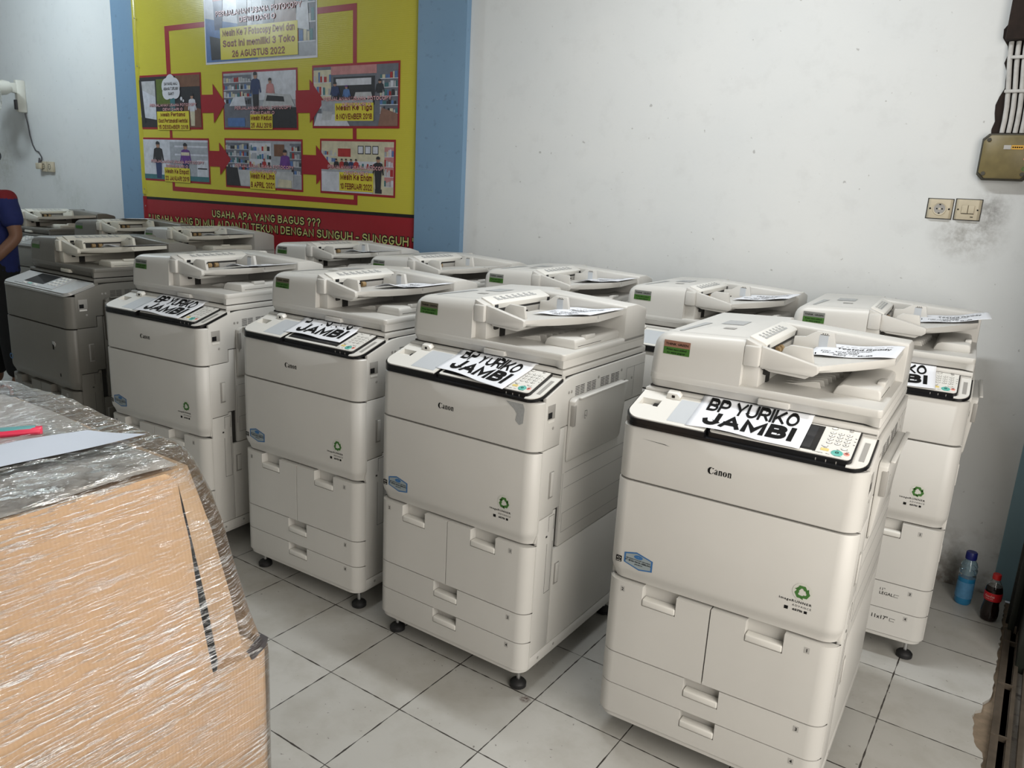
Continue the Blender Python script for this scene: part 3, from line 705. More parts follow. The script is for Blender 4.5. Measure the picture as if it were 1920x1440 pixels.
    def side(poly, name='side_panel', mat=None, sgn=1, r=.0015, x0=xr0, x1=xr1):
        m_ = MB(); m_.prism(poly, 'x', sgn * x0, sgn * x1, r); return m_.build(name, mat or W, t)
    A = side([(.0385, .8175), (.129, .8175), (.129, .8685), (.70, .8685), (.70, 1.019), (.205, 1.019), (.175, 1.0175), (.150, 1.0135), (.133, 1.008), (.0385, .9775)])
    side([(.0385, .597), (.119, .597), (.119, .607), (.1585, .607), (.1585, .8655), (.132, .8655), (.132, .8145), (.0385, .8145)])
    C_ = side([(.0385, .131), (.1355, .131), (.1355, .604), (.122, .604), (.122, .594), (.0385, .594)])
    D_ = side([(.1615, .468), (.70, .468), (.70, .8655), (.1615, .8655)])
    Eo = side([(.1385, .131), (.70, .131), (.70, .465), (.1385, .465)])
    F_ = side([(.0385, .092), (.70, .092), (.70, .128), (.0385, .128)])
    # side details
    m_ = MB()
    for g0 in (.205, .278, .368, .440):
        for i in range(6):
            z = .9555 + i * .0052
            for j in range(2): m_.box(.3102, .3109, g0 + j * .0305, g0 + j * .0305 + .0265, z, z + .0022)
    m_.build('vent_slots', M['seam'], A, smooth=False)
    m_ = MB()
    for y, z in ((.166, .972), (.182, .972), (.352, .989), (.515, .986), (.545, .945), (.60, .945), (.085, .878)):
        m_.lathe([(0, -.001), (.005, -.001), (.005, .0008), (.0035, .0012), (0, .0012)], (.3105, y, z), 12, 'x')
    m_.build('screw_caps', M['recess_grey'], A)
    sk = MB().box(.3095, .3114, .050, .092, .908, .952, .001).build('socket_plate', M['recess_grey'], A)
    MB().box(.3110, .3122, .053, .074, .912, .930).build('socket_port', M['black'], sk, smooth=False)
    MB().box(.3112, .3120, .053, .088, .898, .906).build('socket_lettering', M['white2'], sk, smooth=False)
    m_ = MB()
    for a in ((.555, .5563, .875, .985), (.615, .616, .875, .985)): m_.box(.3104, .3108, *a)
    m_.box(.3104, .3108, .555, .70, .9845, .9855); m_.build('panel_outline', M['mark_grey'], A, smooth=False)
    m_ = MB()
    for z in (.712, .66, .575): m_.box(.3104, .3108, .175, .69, z, z + .0012)
    m_.box(.3104, .3108, .165, .1663, .55, .712); m_.box(.3104, .3108, .175, .1762, .51, .575); m_.box(.3104, .3108, .175, .69, .51, .5112); m_.build('panel_lines', M['mark_grey'], D_, smooth=False)
    # latch handles in the side doors
    def latch(y0, y1, z0, z1, par):
        m_ = MB(); m_.box(.3100, .3118, y0, y1, z0, z1, .0008); h_ = m_.build('latch_recess', M['recess_grey'], par)
        MB().box(.3105, .3150, y0 + .007, y1 - .002, z0 + .006, z1 - .003, .002).build('latch_grip', W, h_)
    latch(.083, .108, .652, .738, t); latch(.150, .178, .338, .412, t)
    m_ = MB()
    for b_ in ((.095, .0962, .33, .50), (.128, .1292, .33, .50), (.098, .0992, .54, .59), (.128, .1292, .54, .59)): m_.box(.3104, .3108, *b_)
    m_.box(.3104, .3108, .095, .1292, .33, .3312); m_.box(.3104, .3108, .098, .1292, .589, .5902); m_.box(.3104, .3115, .086, .094, .523, .529); m_.build('panel_lines', M['seam'], C_, smooth=False)
    m_ = MB()
    for y, z in ((.085, .108), (.18, .112)): m_.lathe([(0, -.001), (.005, -.001), (.005, .001), (0, .001)], (.3105, y, z), 12, 'x')
    m_.build('screw_caps', M['recess_grey'], F_)
    # bypass tray
    by = MB().prism([(.168, .760), (.172, .748), (.52, .748), (.525, .760), (.525, .946), (.51, .953), (.18, .953), (.168, .945)], 'x', .3115, .334, .003,
                    fn=lambda x, y, z: (x if x < .32 else x - (.018 * max(0, (.80 - z) / .05) if z < .80 else 0), y, z)).build('bypass_tray', W, t)
    MB().box(.322, .3355, .1655, .178, .868, .934, .002).build('tray_grip', M['recess_grey'], by)
    MB().box(.3345, .346, .185, .505, .9525, .9585, .003).build('tray_lip', W, by)
    m_ = MB(); fm = lambda u, w: (.3345, u, w)
    m_.poly([fm(.232, .905), fm(.246, .905), fm(.246, .9065), fm(.232, .9065)]); m_.poly([fm(.232, .905), fm(.2335, .905), fm(.2335, .890), fm(.232, .890)]); m_.poly([fm(.246, .905), fm(.2475, .905), fm(.2475, .885), fm(.246, .885)]); ring(m_, fm, .237, .886, .005, .006, .0035, .0045, 0, 0, 0, 300, 10)
    m_.build('tray_symbol', M['ink'], by, smooth=False)
    # left side and rear
    side([(.0385, .092), (.70, .092), (.70, .40), (.0385, .40)], sgn=-1); side([(.0385, .403), (.70, .403), (.70, 1.019), (.205, 1.019), (.150, 1.0135), (.133, 1.008), (.0385, .9775)], sgn=-1)
    MB().box(-.305, .305, .70, .712, .09, 1.019, .002).build('rear_panel', W, t)
    # scanner unit
    su = MB().box(-.303, .303, .1365, .712, 1.0215, 1.0425, .004).box(-.301, .301, .1365, .155, 1.0, 1.03).build('scanner_unit', W, t)
    MB().box(-.285, .285, .16, .69, 1.0423, 1.0432).build('platen_glass', M['screen'], su, smooth=False)
    # ---------------- document feeder
    df = thing('document_feeder', None, None); df.parent = t
    W2 = W if not old else (M['lightgrey'] if v == 'light' else M['grey'])
    m_ = MB()
    xs_ = [-.301, -.297, -.29, -.28] + [-.27 + .0534 * i for i in range(11)] + [.270, .276, .282, .288, .294, .300, .303]
    sm_ = lambda q: (lambda w: w * w * (3 - 2 * w))(min(1, max(0, q)))
    rings = []
    for x in xs_:
        d = .0150 * (1 - sm_((x - .262) / .030)); e_ = (.03 - math.sqrt(max(0, .03 ** 2 - (.03 - (x + .301)) ** 2))) if x < -.271 else (.004 if x > .302 else 0)
        rings.append([(x, .1375 + e_ + d, 1.0475), (x, .69, 1.0475), (x, .69, 1.0706), (x, .1378 + e_, 1.0706), (x, .1385 + e_ + .25 * d, 1.0665), (x, .138 + e_ + .85 * d, 1.0510)])
    m_.loft(rings)
    m_.loft([[(x, y, z) for x, y in plan(-.301 + d, .303 - d, .1375 + d, .69, .03, .012)] for z, d in ((1.0705, .0008), (1.072, 0), (1.087, 0), (1.0900, .002))])
    # tall left housing
    rings = []
    for z, d in ((1.070, 0.0), (1.10, .0005), (1.150, .003), (1.170, .0055), (1.182, .010), (1.191, .017), (1.197, .026), (1.2, .036)):
        pts = plan(-.301 + d, -.0455, .1375 + d * .8, .69 - d * .5, .03, 0)
        rings.append([(x, y, z + (.055 * (x + .27) * min(1, max(0, (z - 1.15) / .04)))) for x, y in pts])
    m_.loft(rings)
    # rear housing and right pillar
    m_.prism([(.530, 1.075), (.69, 1.075), (.69, 1.175), (.68, 1.182), (.612, 1.199), (.536, 1.199), (.530, 1.193)], 'x', -.046, .303, .004, fn=lambda x, y, z: (x, y, z + (.045 * (.3 - x) if z > 1.15 else 0)))
    body = m_.build('feeder_body', W2, t); df_children = [body]
    bpy.data.objects.remove(df)
    fb = body
    # feeder head
    m_ = MB(); m_.box(-.0455, -.0035, .1425, .529, 1.144, 1.199, .006); m_.prism([(-.0455, 1.19), (-.0035, 1.19), (-.0065, 1.2), (-.0455, 1.2145)], 'y', .150, .182, .003)
    hd = m_.build('feeder_head', TR, fb)
    cv = MB().prism([(-.045, 1.192), (-.0005, 1.183), (.001, 1.199), (-.004, 1.203), (-.045, 1.2175)], 'y', .184, .527, .0012).build('feeder_cover', M['white2'] if not old else M['cream'], fb)
    m_ = MB(); cz = lambda x, y, h=.0006: (x, y, 1.2178 - (x + .045) * .354 + h)
    for i in range(7):
        y0_ = .235 + i * .034
        for j in range(3): m_.poly([cz(-.036 + j * .008, y0_), cz(-.030 + j * .008, y0_), cz(-.030 + j * .008, y0_ + .012 + .008 * ((i * 3 + j) % 3)), cz(-.036 + j * .008, y0_ + .012 + .008 * ((i * 3 + j) % 3))])
    m_.build('cover_lettering', M['label_grey'], cv, smooth=False)
    m_ = MB(); m_.box(-.0005, .0022, .196, .214, 1.186, 1.197); m_.box(-.0005, .0022, .512, .526, 1.183, 1.196); m_.build('cover_hinge', M['black'], cv, smooth=False)
    m_ = MB(); m_.box(-.008, -.0028, .19, .52, 1.158, 1.186); m_.build('feed_slot', M['dark_inside'], fb, smooth=False)
    for y in (.30, .335): MB().lathe([(0, 0), (.010, 0), (.010, .018), (0, .018)], (.000, y, 1.168), 14, 'y').build('feed_roller', M['roller'], fb)
    MB().box(-.003, .004, .36, .50, 1.157, 1.176, .001).build('feed_plate', M['recess_grey'], fb)
    # inner wall under the head with rollers
    MB().box(-.0465, -.004, .160, .529, 1.088, 1.146, .002).build('inner_wall', TR, fb)
    m_ = MB(); m_.box(-.004, .010, .185, .47, 1.132, 1.143); m_.lathe([(0, 0), (.009, 0), (.009, .012), (0, .012)], (.002, .20, 1.125), 12, 'y'); m_.box(-.004, .0005, .235, .262, 1.09, 1.142); m_.build('exit_rollers', M['dark_inside'], fb)
    # input tray
    it = thing('tmp', None, None); bpy.data.objects.remove(it)
    tz = lambda x: 1.157 + .0747 * min(max(0, x), .135) + max(0, x - .135) * .118
    m_ = MB()
    ax = [0.0, .05, .10, .135, .17, .21, .25, .292]
    def fy(x): return .160 if x <= .135 else .160 + (x - .135) / .157 * .18
    rings = [[(x, fy(x), tz(x)), (x, .527, tz(x)), (x, .527, tz(x) - .016), (x, fy(x) + .012, tz(x) - .020 + .004 * math.sin(x * 20)), (x, fy(x), tz(x) - .012)] for x in ax]
    m_.loft(rings)
    tray = m_.build('input_tray', TR, fb)
    MB().prism([(-.004, 1.199), (.002, 1.198), (.135, 1.1695), (.141, 1.166), (.141, 1.150), (.128, 1.140), (-.004, 1.1425)], 'y', .1545, .174, .0035).build('tray_arm', TR, tray)
    MB().prism([(-.003, 1.143), (.125, 1.141), (.110, 1.130), (.02, 1.134)], 'y', .165, .30, .002).build('tray_underside', TR, tray)
    g1 = MB().prism([(.030, 1.158), (.042, 1.196), (.058, 1.206), (.112, 1.205), (.121, 1.160)], 'y', .196, .209, .0018).build('paper_guide', TR, tray)
    g2 = MB().prism([(.010, 1.158), (.012, 1.190), (.042, 1.193), (.072, 1.2135), (.118, 1.2125), (.129, 1.160)], 'y', .448, .462, .0018).build('paper_guide', TR, tray)
    m_ = MB(); m_.box(.082, .106, .4474, .4484, 1.2045, 1.2057)
    for i in range(3): m_.poly([(.0865 + i * .006, .4474, 1.2092), (.0905 + i * .006, .4474, 1.2092), (.0885 + i * .006, .4474, 1.2060)])
    m_.build('guide_mark', M['ink'], g2, smooth=False)
    MB().box(.080, .104, .4475, .4485, 1.170, 1.2038).build('guide_window', M['pale_blue'] if not old else TR, g2, smooth=False)
    MB().box(.1185, .1205, .199, .206, 1.192, 1.196).build('guide_mark', M['ink'], g1, smooth=False)
    MB().box(.262, .2925, .35, .352, tz(.27) - .008, tz(.27) + .0006).build('tray_extension_line', M['mark_grey'], tray, smooth=False)
    # output tray
    m_ = MB(); m_.prism([(.168, 1.0885), (.178, 1.112), (.192, 1.119), (.276, 1.119), (.283, 1.112), (.283, 1.0885)], 'y', .235, .529, .005); m_.prism([(.262, 1.112), (.283, 1.112), (.283, 1.128), (.262, 1.126)], 'y', .30, .36, .004); ot = m_.build('output_block', TR, fb)
    MB().box(.2832, .2838, .25, .40, 1.0965, 1.0978).build('block_slot', M['seam'], ot, smooth=False)
    m_ = MB()
    for i in range(7):
        y = .27 + i * .032; m_.prism([(.02, 1.0885), (.06, 1.0925), (.115 + .004 * i, 1.106), (.128 + .004 * i, 1.1055), (.134 + .004 * i, 1.0885)], 'y', y, y + .006, .001)
    m_.build('output_ribs', TR, fb)
    # lifting tab and dark slit at the lid
    MB().box(.008, .088, .1335, .160, 1.050, 1.067, .003).build('lid_handle', TR if old else W, fb)
    MB().box(-.296, .290, .156, .68, 1.0428, 1.048).build('lid_pad', M['seam'], t, smooth=False)
    # top details
    m_ = MB(); tp = lambda x, y, h=.0007: (x, y, 1.2004 + .055 * (x + .27) + h)
    m_.poly([tp(-.262, .178), tp(-.05, .178), tp(-.05, .1795), tp(-.262, .1795)]); m_.build('top_seam', M['mark_grey'], fb, smooth=False)
    m_ = MB(); m_.poly([tp(-.19, .40), tp(-.125, .40), tp(-.125, .49), tp(-.19, .49)]); m_.poly([tp(-.245, .20), tp(-.235, .20), tp(-.215, .40), tp(-.238, .40)]); m_.build('top_label', M['label_grey'], fb, smooth=False)
    m_ = MB(); m_.poly([tp(-.155, .305), tp(-.122, .305), tp(-.122, .335), tp(-.155, .335)]); m_.build('top_slot', M['recess_grey'], fb, smooth=False)
    # think green sticker
    def ff(u, w):
        d = .0005 + max(0, w - 1.10) / .05 * .0025 if w < 1.15 else .003 + (w - 1.15) / .02 * .0025
        return (u, .1375 + d * .8 - .0012, w)
    m_ = MB(); m_.poly([ff(-.262, 1.144), ff(-.188, 1.144), ff(-.188, 1.164), ff(-.262, 1.164)]); st = m_.build('green_sticker', M['green'], fb, smooth=False)
    m_ = MB(); m_.poly([ff(-.262, 1.164), ff(-.188, 1.164), ff(-.188, 1.182), ff(-.262, 1.182)]); fo = m_.build('sticker_foil', M['holo_silver'], st, smooth=False); fo['foil'] = 1
    if v == 'white':
        m_ = MB(); f2 = lambda u, w: tuple(Vector(ff(u, w)) + Vector((0, -.0008, 0)))
        put_text(m_, 'THINK GREEN', -.225, 1.1695, .0062, f2, width=.064, align='c', bold=.01, res=1); put_text(m_, 'Print two-sided', -.225, 1.1555, .0050, f2, width=.056, align='c', bold=.02, res=1); put_text(m_, 'to save paper', -.225, 1.1472, .0050, f2, width=.052, align='c', bold=.02, res=1)
        m_.build('sticker_lettering', M['ink'], st, smooth=False)
    flatten(t)
    return t


M['label_plate'] = plain('number_label_grey', (.42, .41, .39), .5)
protos = {k: build_copier(k) for k in ('white', 'grey', 'light')}
GRP = {'white': 'off-white photocopiers', 'grey': 'bronze-grey photocopiers', 'light': 'light grey photocopiers'}
COPIERS = [
    ('c1', 'white', 2.028, -.007, 2.19, 'off-white photocopier nearest the doorway in the front row, whole drawer stack in view'),
    ('c2', 'white', 1.156, -.031, .12, 'off-white photocopier in the front row with a peeled grey tape stain on its upper cover'),
    ('c3', 'white', .413, -.012, 1.71, 'off-white front-row photocopier whose name sheet leaves a strip of dark screen showing'),
    ('c4', 'white', -.382, -.094, 4.67, 'off-white front-row photocopier partly hidden by the wrapped carton, beside the bronze-grey one'),
    ('c5', 'grey', -1.404, -.066, .72, 'bronze-grey photocopier with silver console and hanging key, at the far end of the front row'),
    ('b1', 'white', 2.153, .968, 4.05, 'off-white photocopier against the wall beside the two drink bottles, size marks on lower drawers'),
    ('b2', 'white', 1.467, .954, 1.29, 'off-white back-row photocopier behind the gap of the two nearest front-row machines, second from bottles'),
    ('b3', 'white', .778, .893, 2.6, 'off-white back-row photocopier below the plain wall just past the blue pillar'),
    ('b4', 'white', .088, .845, 1.13, 'off-white back-row photocopier standing in front of the blue pillar next to the banner'),
    ('b5', 'white', -.692, .898, 1.88, 'off-white back-row photocopier beneath the second half of the banner slogan'),
    ('b6', 'light', -1.923, .859, 1.63, 'light grey photocopier with dim end panel beneath the first half of the banner slogan'),
    ('b7', 'grey', -2.625, .80, 5.0, 'bronze-grey photocopier with a printed name sheet on its lid, before the far blue strip'),
    ('b8', 'grey', -3.80, .86, 8.0, 'bronze-grey photocopier behind the standing person, below the wall fan cable'),
]
POSE = {}; CP = {}
used = set()
for key_, kind_, x, y, th, lab in COPIERS:
    if kind_ not in used: o = protos[kind_]; used.add(kind_)
    else: o = copy_tree(protos[kind_])
    o.location = (x, y, 0); o.rotation_euler = (0, 0, R(th)); tag(o, lab, 'photocopier', GRP[kind_]); CP[key_] = o
    POSE[key_] = Matrix.Translation((x, y, 0)) @ Matrix.Rotation(R(th), 4, 'Z')


def kids(o):
    for c in o.children:
        yield c; yield from kids(c)


for o_ in kids(CP['c1']):
    if o_.get('foil'): o_.data = o_.data.copy(); o_.data.materials[0] = M['holo_pink']
for k_ in ('c2', 'c3'):
    for o_ in kids(CP[k_]):
        if o_.get('foil'): o_.data = o_.data.copy(); o_.data.materials[0] = plain('sticker_dim_foil', (.16, .14, .10), .3, metal=.4)
for o_ in SC.objects:
    if 'foil' in o_.keys(): del o_['foil']


def child_of(k, name): return [c for c in CP[k].children if c.name.split('.')[0] == name]


for f_ in child_of('c1', 'foot'):
    if f_.name == 'foot':
        for g_ in list(f_.children): bpy.data.objects.remove(g_)
        bpy.data.objects.remove(f_)


# marks of single machines
m_ = MB(); fc = lambda u, w: (u, -.0007, w)
m_.poly([fc(.196, .958), fc(.256, .958), fc(.262, .944), fc(.259, .900), fc(.246, .893), (.232, -.0007, .905), fc(.236, .925), fc(.226, .938)]); o_ = m_.build('tape_stain', M['label_grey'], child_of('c2', 'front_cover')[0], smooth=False); o_['label'] = 'grey stain of torn-off tape'
m_ = MB(); m_.poly([fc(-.246, .936), fc(-.18, .9335), fc(-.165, .930), fc(-.18, .932)]); m_.build('scratch', M['ink'], child_of('c1', 'front_cover')[0], smooth=False)
d3, d4 = [d for d in child_of('b1', 'paper_drawer') if True][2:4]
m_ = MB(); put_text(m_, '11"', .150, .2545, .010, fc, align='l', res=2); put_text(m_, 'LEGAL', .150, .2395, .011, fc, align='l', res=2, bold=.01)
for a in ((.196, .2395, .210, .2408), (.196, .2485, .212, .2498), (.196, .2395, .1972, .2498)): m_.poly([fc(a[0], a[1]), fc(a[2], a[1]), fc(a[2], a[3]), fc(a[0], a[3])])
m_.build('size_lettering', M['ink'], d3, smooth=False)
m_ = MB(); put_text(m_, '11x17"', .138, .146, .014, fc, align='l', res=2, bold=.012)
for a in ((.196, .146, .212, .1473), (.196, .156, .214, .1573), (.196, .146, .1972, .1573)): m_.poly([fc(a[0], a[1]), fc(a[2], a[1]), fc(a[2], a[3]), fc(a[0], a[3])])
m_.build('size_lettering', M['ink'], d4, smooth=False)


# ------------------------------------------------------------------ sheets with the buyer's name
def sheet_profile(s):
    """distance along the sheet from its front edge -> (y, z) over console, scanner edge and under the lid"""
    h = .0160
    pts = [(0.0, zp(0) + h), (.10, zp(.10) + h), (.122, zp(.122) + h), (.134, 1.0385), (.139, 1.0445), (.152, 1.0440), (.26, 1.0440)]
    for (y0, z0), (y1, z1) in zip(pts, pts[1:]):
        L = math.hypot(y1 - y0, z1 - z0)
        if s <= L: return y0 + (y1 - y0) * s / L, z0 + (z1 - z0) * s / L
        s -= L
    return pts[-1]


def name_sheet(key_, cx, y0, rot, label, flip=0.0):
    P = POSE[key_]

    def F(u, w, lift=0.0):      # u across, w up the page (0..0.21)
        c, s = math.cos(R(rot)), math.sin(R(rot)); x = cx + u * c - (w - .07) * s; q = y0 + .07 + u * s + (w - .07) * c
        if q >= 0: y, z = sheet_profile(q)
        else: y, z = q, zp(0) + .0160 + .32 * q
        curl = .006 * max(0, (.03 - w) / .03) ** 2 * math.sin((u + .14) * 17) if q < .1 else 0
        return P @ Vector((x, y, z + lift + max(0, curl)))
    m_ = MB(); m_.grid(lambda a, b: F((a - .5) * .285, b * .20), 20, 40)
    o = m_.build('name_sheet', M['paper'], smooth=True)
    o.data.flip_normals() if False else None
    sol = o.modifiers.new('thickness', 'SOLIDIFY'); sol.thickness = .0004; sol.offset = 0
    m_ = MB(); G = lambda u, w: F(u, w, .0010)
    put_bold(m_, 'BP YURIKO', -.002, .0875, .055, G, width=.232, align='c', t=.20, gap=.09); put_bold(m_, 'JAMBI', .004, .021, .062, G, width=.228, align='c', t=.26, gap=.10)
    for _ in range(1): bmesh.ops.subdivide_edges(m_.bm, edges=[e for e in m_.bm.edges if e.calc_length() > .03], cuts=3)
    m_.build('lettering', M['ink'], o, smooth=False)
    return tag(o, label, 'paper sheet', 'buyer name sheets')


name_sheet('c1', .007, .008, 0, 'white buyer name sheet in bold black capitals on the console nearest the doorway')
name_sheet('c2', .050, .012, -7, 'white buyer name sheet lying askew over the keypad edge, above the tape-stained cover')
name_sheet('c3', .035, .040, .5, 'white buyer name sheet pushed far under the lid so dark screen shows below it')
name_sheet('c4', .034, .004, 0, 'white buyer name sheet on the console next to the bronze-grey photocopier')
name_sheet('b1', .055, .000, 4, 'white buyer name sheet on the wall-side machine next to the bottles, mostly hidden')
# sheet flat on the lid of the far grey machine
m_ = MB(); P7 = POSE['b7']; FL = lambda u, w, h=.0: P7 @ Vector((-.10 + u, .42 + w, 1.2035 + .055 * (u + .17) + h + .012 * (w / .2) ** 2))
m_.grid(lambda a, b: FL((a - .5) * .285, (b - .5) * .2), 8, 8); o = m_.build('name_sheet', M['paper'])
m_ = MB(); put_bold(m_, 'JAMBI', 0, -.06, .05, lambda u, w: FL(u, w, .001), width=.23, align='c', t=.27); put_bold(m_, 'BP YURIKO', 0, .01, .05, lambda u, w: FL(u, w, .001), width=.24, align='c', t=.22); m_.build('lettering', M['ink'], o, smooth=False)
tag(o, 'white buyer name sheet lying on the closed lid of a far bronze-grey photocopier', 'paper sheet', 'buyer name sheets')


# ------------------------------------------------------------------ test notes lying on the input trays
def tray_note(key_, label, cx=.185, curl=.0, rot=0.0, up=.0, ln=.22):
    P = POSE[key_]

    def F(a, b, lift=0.0):      # a along x (0..1), b depth
        u, w = (a - .5) * ln, (b - .5) * .215; c, s = math.cos(R(rot)), math.sin(R(rot)); x = cx + u * c - w * s; y = .415 + u * s + w * c
        z = 1.157 + .0747 * min(max(0, x), .135) + max(0, x - .135) * .118 + .0012
        k = max(0, 1 - math.hypot(a - .35, (b - 0) * 1.2) / .35)
        return P @ Vector((x, y - .03 * curl * k, z + .004 + up * a ** 2 + curl * .03 * k + .002 * math.sin(a * 9)))
    m_ = MB(); m_.grid(lambda a, b: F(a, b), 16, 12); o = m_.build('test_note', M['paper']); sol = o.modifiers.new('thickness', 'SOLIDIFY'); sol.thickness = .0003; sol.offset = 0
    m_ = MB(); G = lambda u, w: F(u, w, 0) + Vector((0, 0, .0011))
    put_bold(m_, '- - -- ---- --- --', .28, .76, .06, G, width=.6, align='l', t=.25); put_bold(m_, 'Tested Ready', .26, .56, .12, G, width=.62, align='l', t=.17)
    put_bold(m_, 'customer', .40, .43, .075, G, width=.30, align='l', t=.15); put_bold(m_, 'PC 125108', .12, .30, .075, G, width=.44, align='l', t=.13); put_bold(m_, 'ISA 6275', .16, .18, .075, G, width=.40, align='l', t=.13)
    put_bold(m_, '2024', .30, .06, .08, G, width=.15, align='l', t=.17); put_bold(m_, '- BuB', .52, .06, .08, G, width=.22, align='l', t=.2)
    m_.build('lettering', M['ink'], o, smooth=False)
    return tag(o, label, 'paper sheet', 'test notes on the feeder trays')


tray_note('c1', 'white test note with printed lines on the feeder tray nearest the doorway')
tray_note('c2', 'white test note on the feeder tray above the tape-stained photocopier cover', rot=-3)
tray_note('c3', 'white test note with one curled corner hanging off the third front-row feeder tray', curl=.6, cx=.20)
tray_note('c4', 'white test note curling off the tray of the machine beside the bronze-grey one', curl=.6, cx=.20)
tray_note('b1', 'white test note sticking out past the feeder of the machine beside the bottles', cx=.215, rot=2, up=.012)
tray_note('b2', 'white test note on the back-row feeder second from the bottles', cx=.205, up=.004)
tray_note('b3', 'white test note with rolled edge on the back-row feeder past the blue pillar', curl=.3)
tray_note('b5', 'white test note with lifted corner on the back-row feeder under the slogan end', curl=.7)
tray_note('c5', 'white test note with upturned corner on the front-row bronze-grey feeder tray', curl=.5)
tray_note('b6', 'pale test note rising in a bump on the light grey feeder tray', curl=.4)


# ------------------------------------------------------------------ banner on the back wall
YB = YW - .0065


def bn(u, w, h=0.0): return (u, YB - h, w)


X0, X1 = -3.515, -.603
ban = tag(MB().box(X0, X1, YB, YB + .003, 1.02, 3.02).build('banner', M['banner'], smooth=False), 'yellow and red vinyl banner of framed photos joined by red arrows on the wall', 'banner')


def rect(mb, a, b, c, d, h): mb.poly([bn(a, c, h), bn(b, c, h), bn(b, d, h), bn(a, d, h)]); return mb


TL = lambda u: .0103 * (u + 2.06)
band = MB(); band.poly([bn(X0, 1.02, .0012), bn(X1, 1.02, .0012), bn(X1, 1.350 + TL(X1), .0012), bn(X0, 1.350 + TL(X0), .0012)]); band = band.build('red_band', M['v_red'], ban, smooth=False)
m_ = MB(); m_.poly([bn(X0, 1.338 + TL(X0), .002), bn(X1, 1.338 + TL(X1), .002), bn(X1, 1.358 + TL(X1), .002), bn(X0, 1.358 + TL(X0), .002)]); m_.build('black_line', M['v_black'], ban, smooth=False)


def outlined(parent, name, s, x, y, h, width, fill, line, t, grow, lay=.003, tl=0.0):
    m_ = MB(); put_bold(m_, s, x, y, h, lambda u, w: bn(u, w + tl * TL(u), lay), width=width, align='c', t=t, gap=.2, grow=grow); m_.build(name + '_outline', line, parent, smooth=False)
    m_ = MB(); put_bold(m_, s, x, y, h, lambda u, w: bn(u, w + tl * TL(u), lay + .0012), width=width, align='c', t=t, gap=.2); m_.build(name, fill, parent, smooth=False)


outlined(band, 'slogan', 'USAHA APA YANG BAGUS ???', -2.03, 1.240, .052, 1.17, M['v_straw'], M['v_black'], .17, .10, tl=1)
outlined(band, 'slogan', '" USAHA YANG DI MULAI DAN DI TEKUNI DENGAN SUNGUH - SUNGGUH "', -2.03, 1.166, .054, 2.84, M['v_straw'], M['v_black'], .17, .10, tl=1)


def arrow_line(pts, r=.0165):
    m_ = MB()
    for i_, ((a, b), (c, d)) in enumerate(zip(pts, pts[1:])):
        rect(m_, min(a, c) - r, max(a, c) + r, min(b, d) - r, max(b, d) + r, .0012 + .0001 * i_)
    return m_.build('connecting_line', M['v_red'], ban, smooth=False)


arrow_line([(-3.07, 2.26), (-3.09, 2.565), (-2.61, 2.568)]); arrow_line([(-1.47, 2.568), (-1.13, 2.572), (-1.13, 2.24)])
arrow_line([(-3.09, 1.87), (-3.09, 1.79)]); arrow_line([(-1.13, 1.88), (-1.13, 1.79)]); arrow_line([(-3.09, 1.48), (-3.09, 1.42), (-1.12, 1.42), (-1.12, 1.48)])


def block_arrow(xa, xb, zc, hh, hs):
    xm = xa + (xb - xa) * .5
    MB().poly([bn(*p, .0042) for p in ((xa, zc - hs), (xm, zc - hs), (xm, zc - hh), (xb, zc), (xm, zc + hh), (xm, zc + hs), (xa, zc + hs))]).build('block_arrow', M['v_red'], ban, smooth=False)


block_arrow(-2.69, -2.41, 2.035, .135, .062); block_arrow(-1.67, -1.40, 2.035, .135, .070); block_arrow(-2.63, -2.37, 1.655, .115, .055); block_arrow(-1.62, -1.34, 1.640, .125, .062)


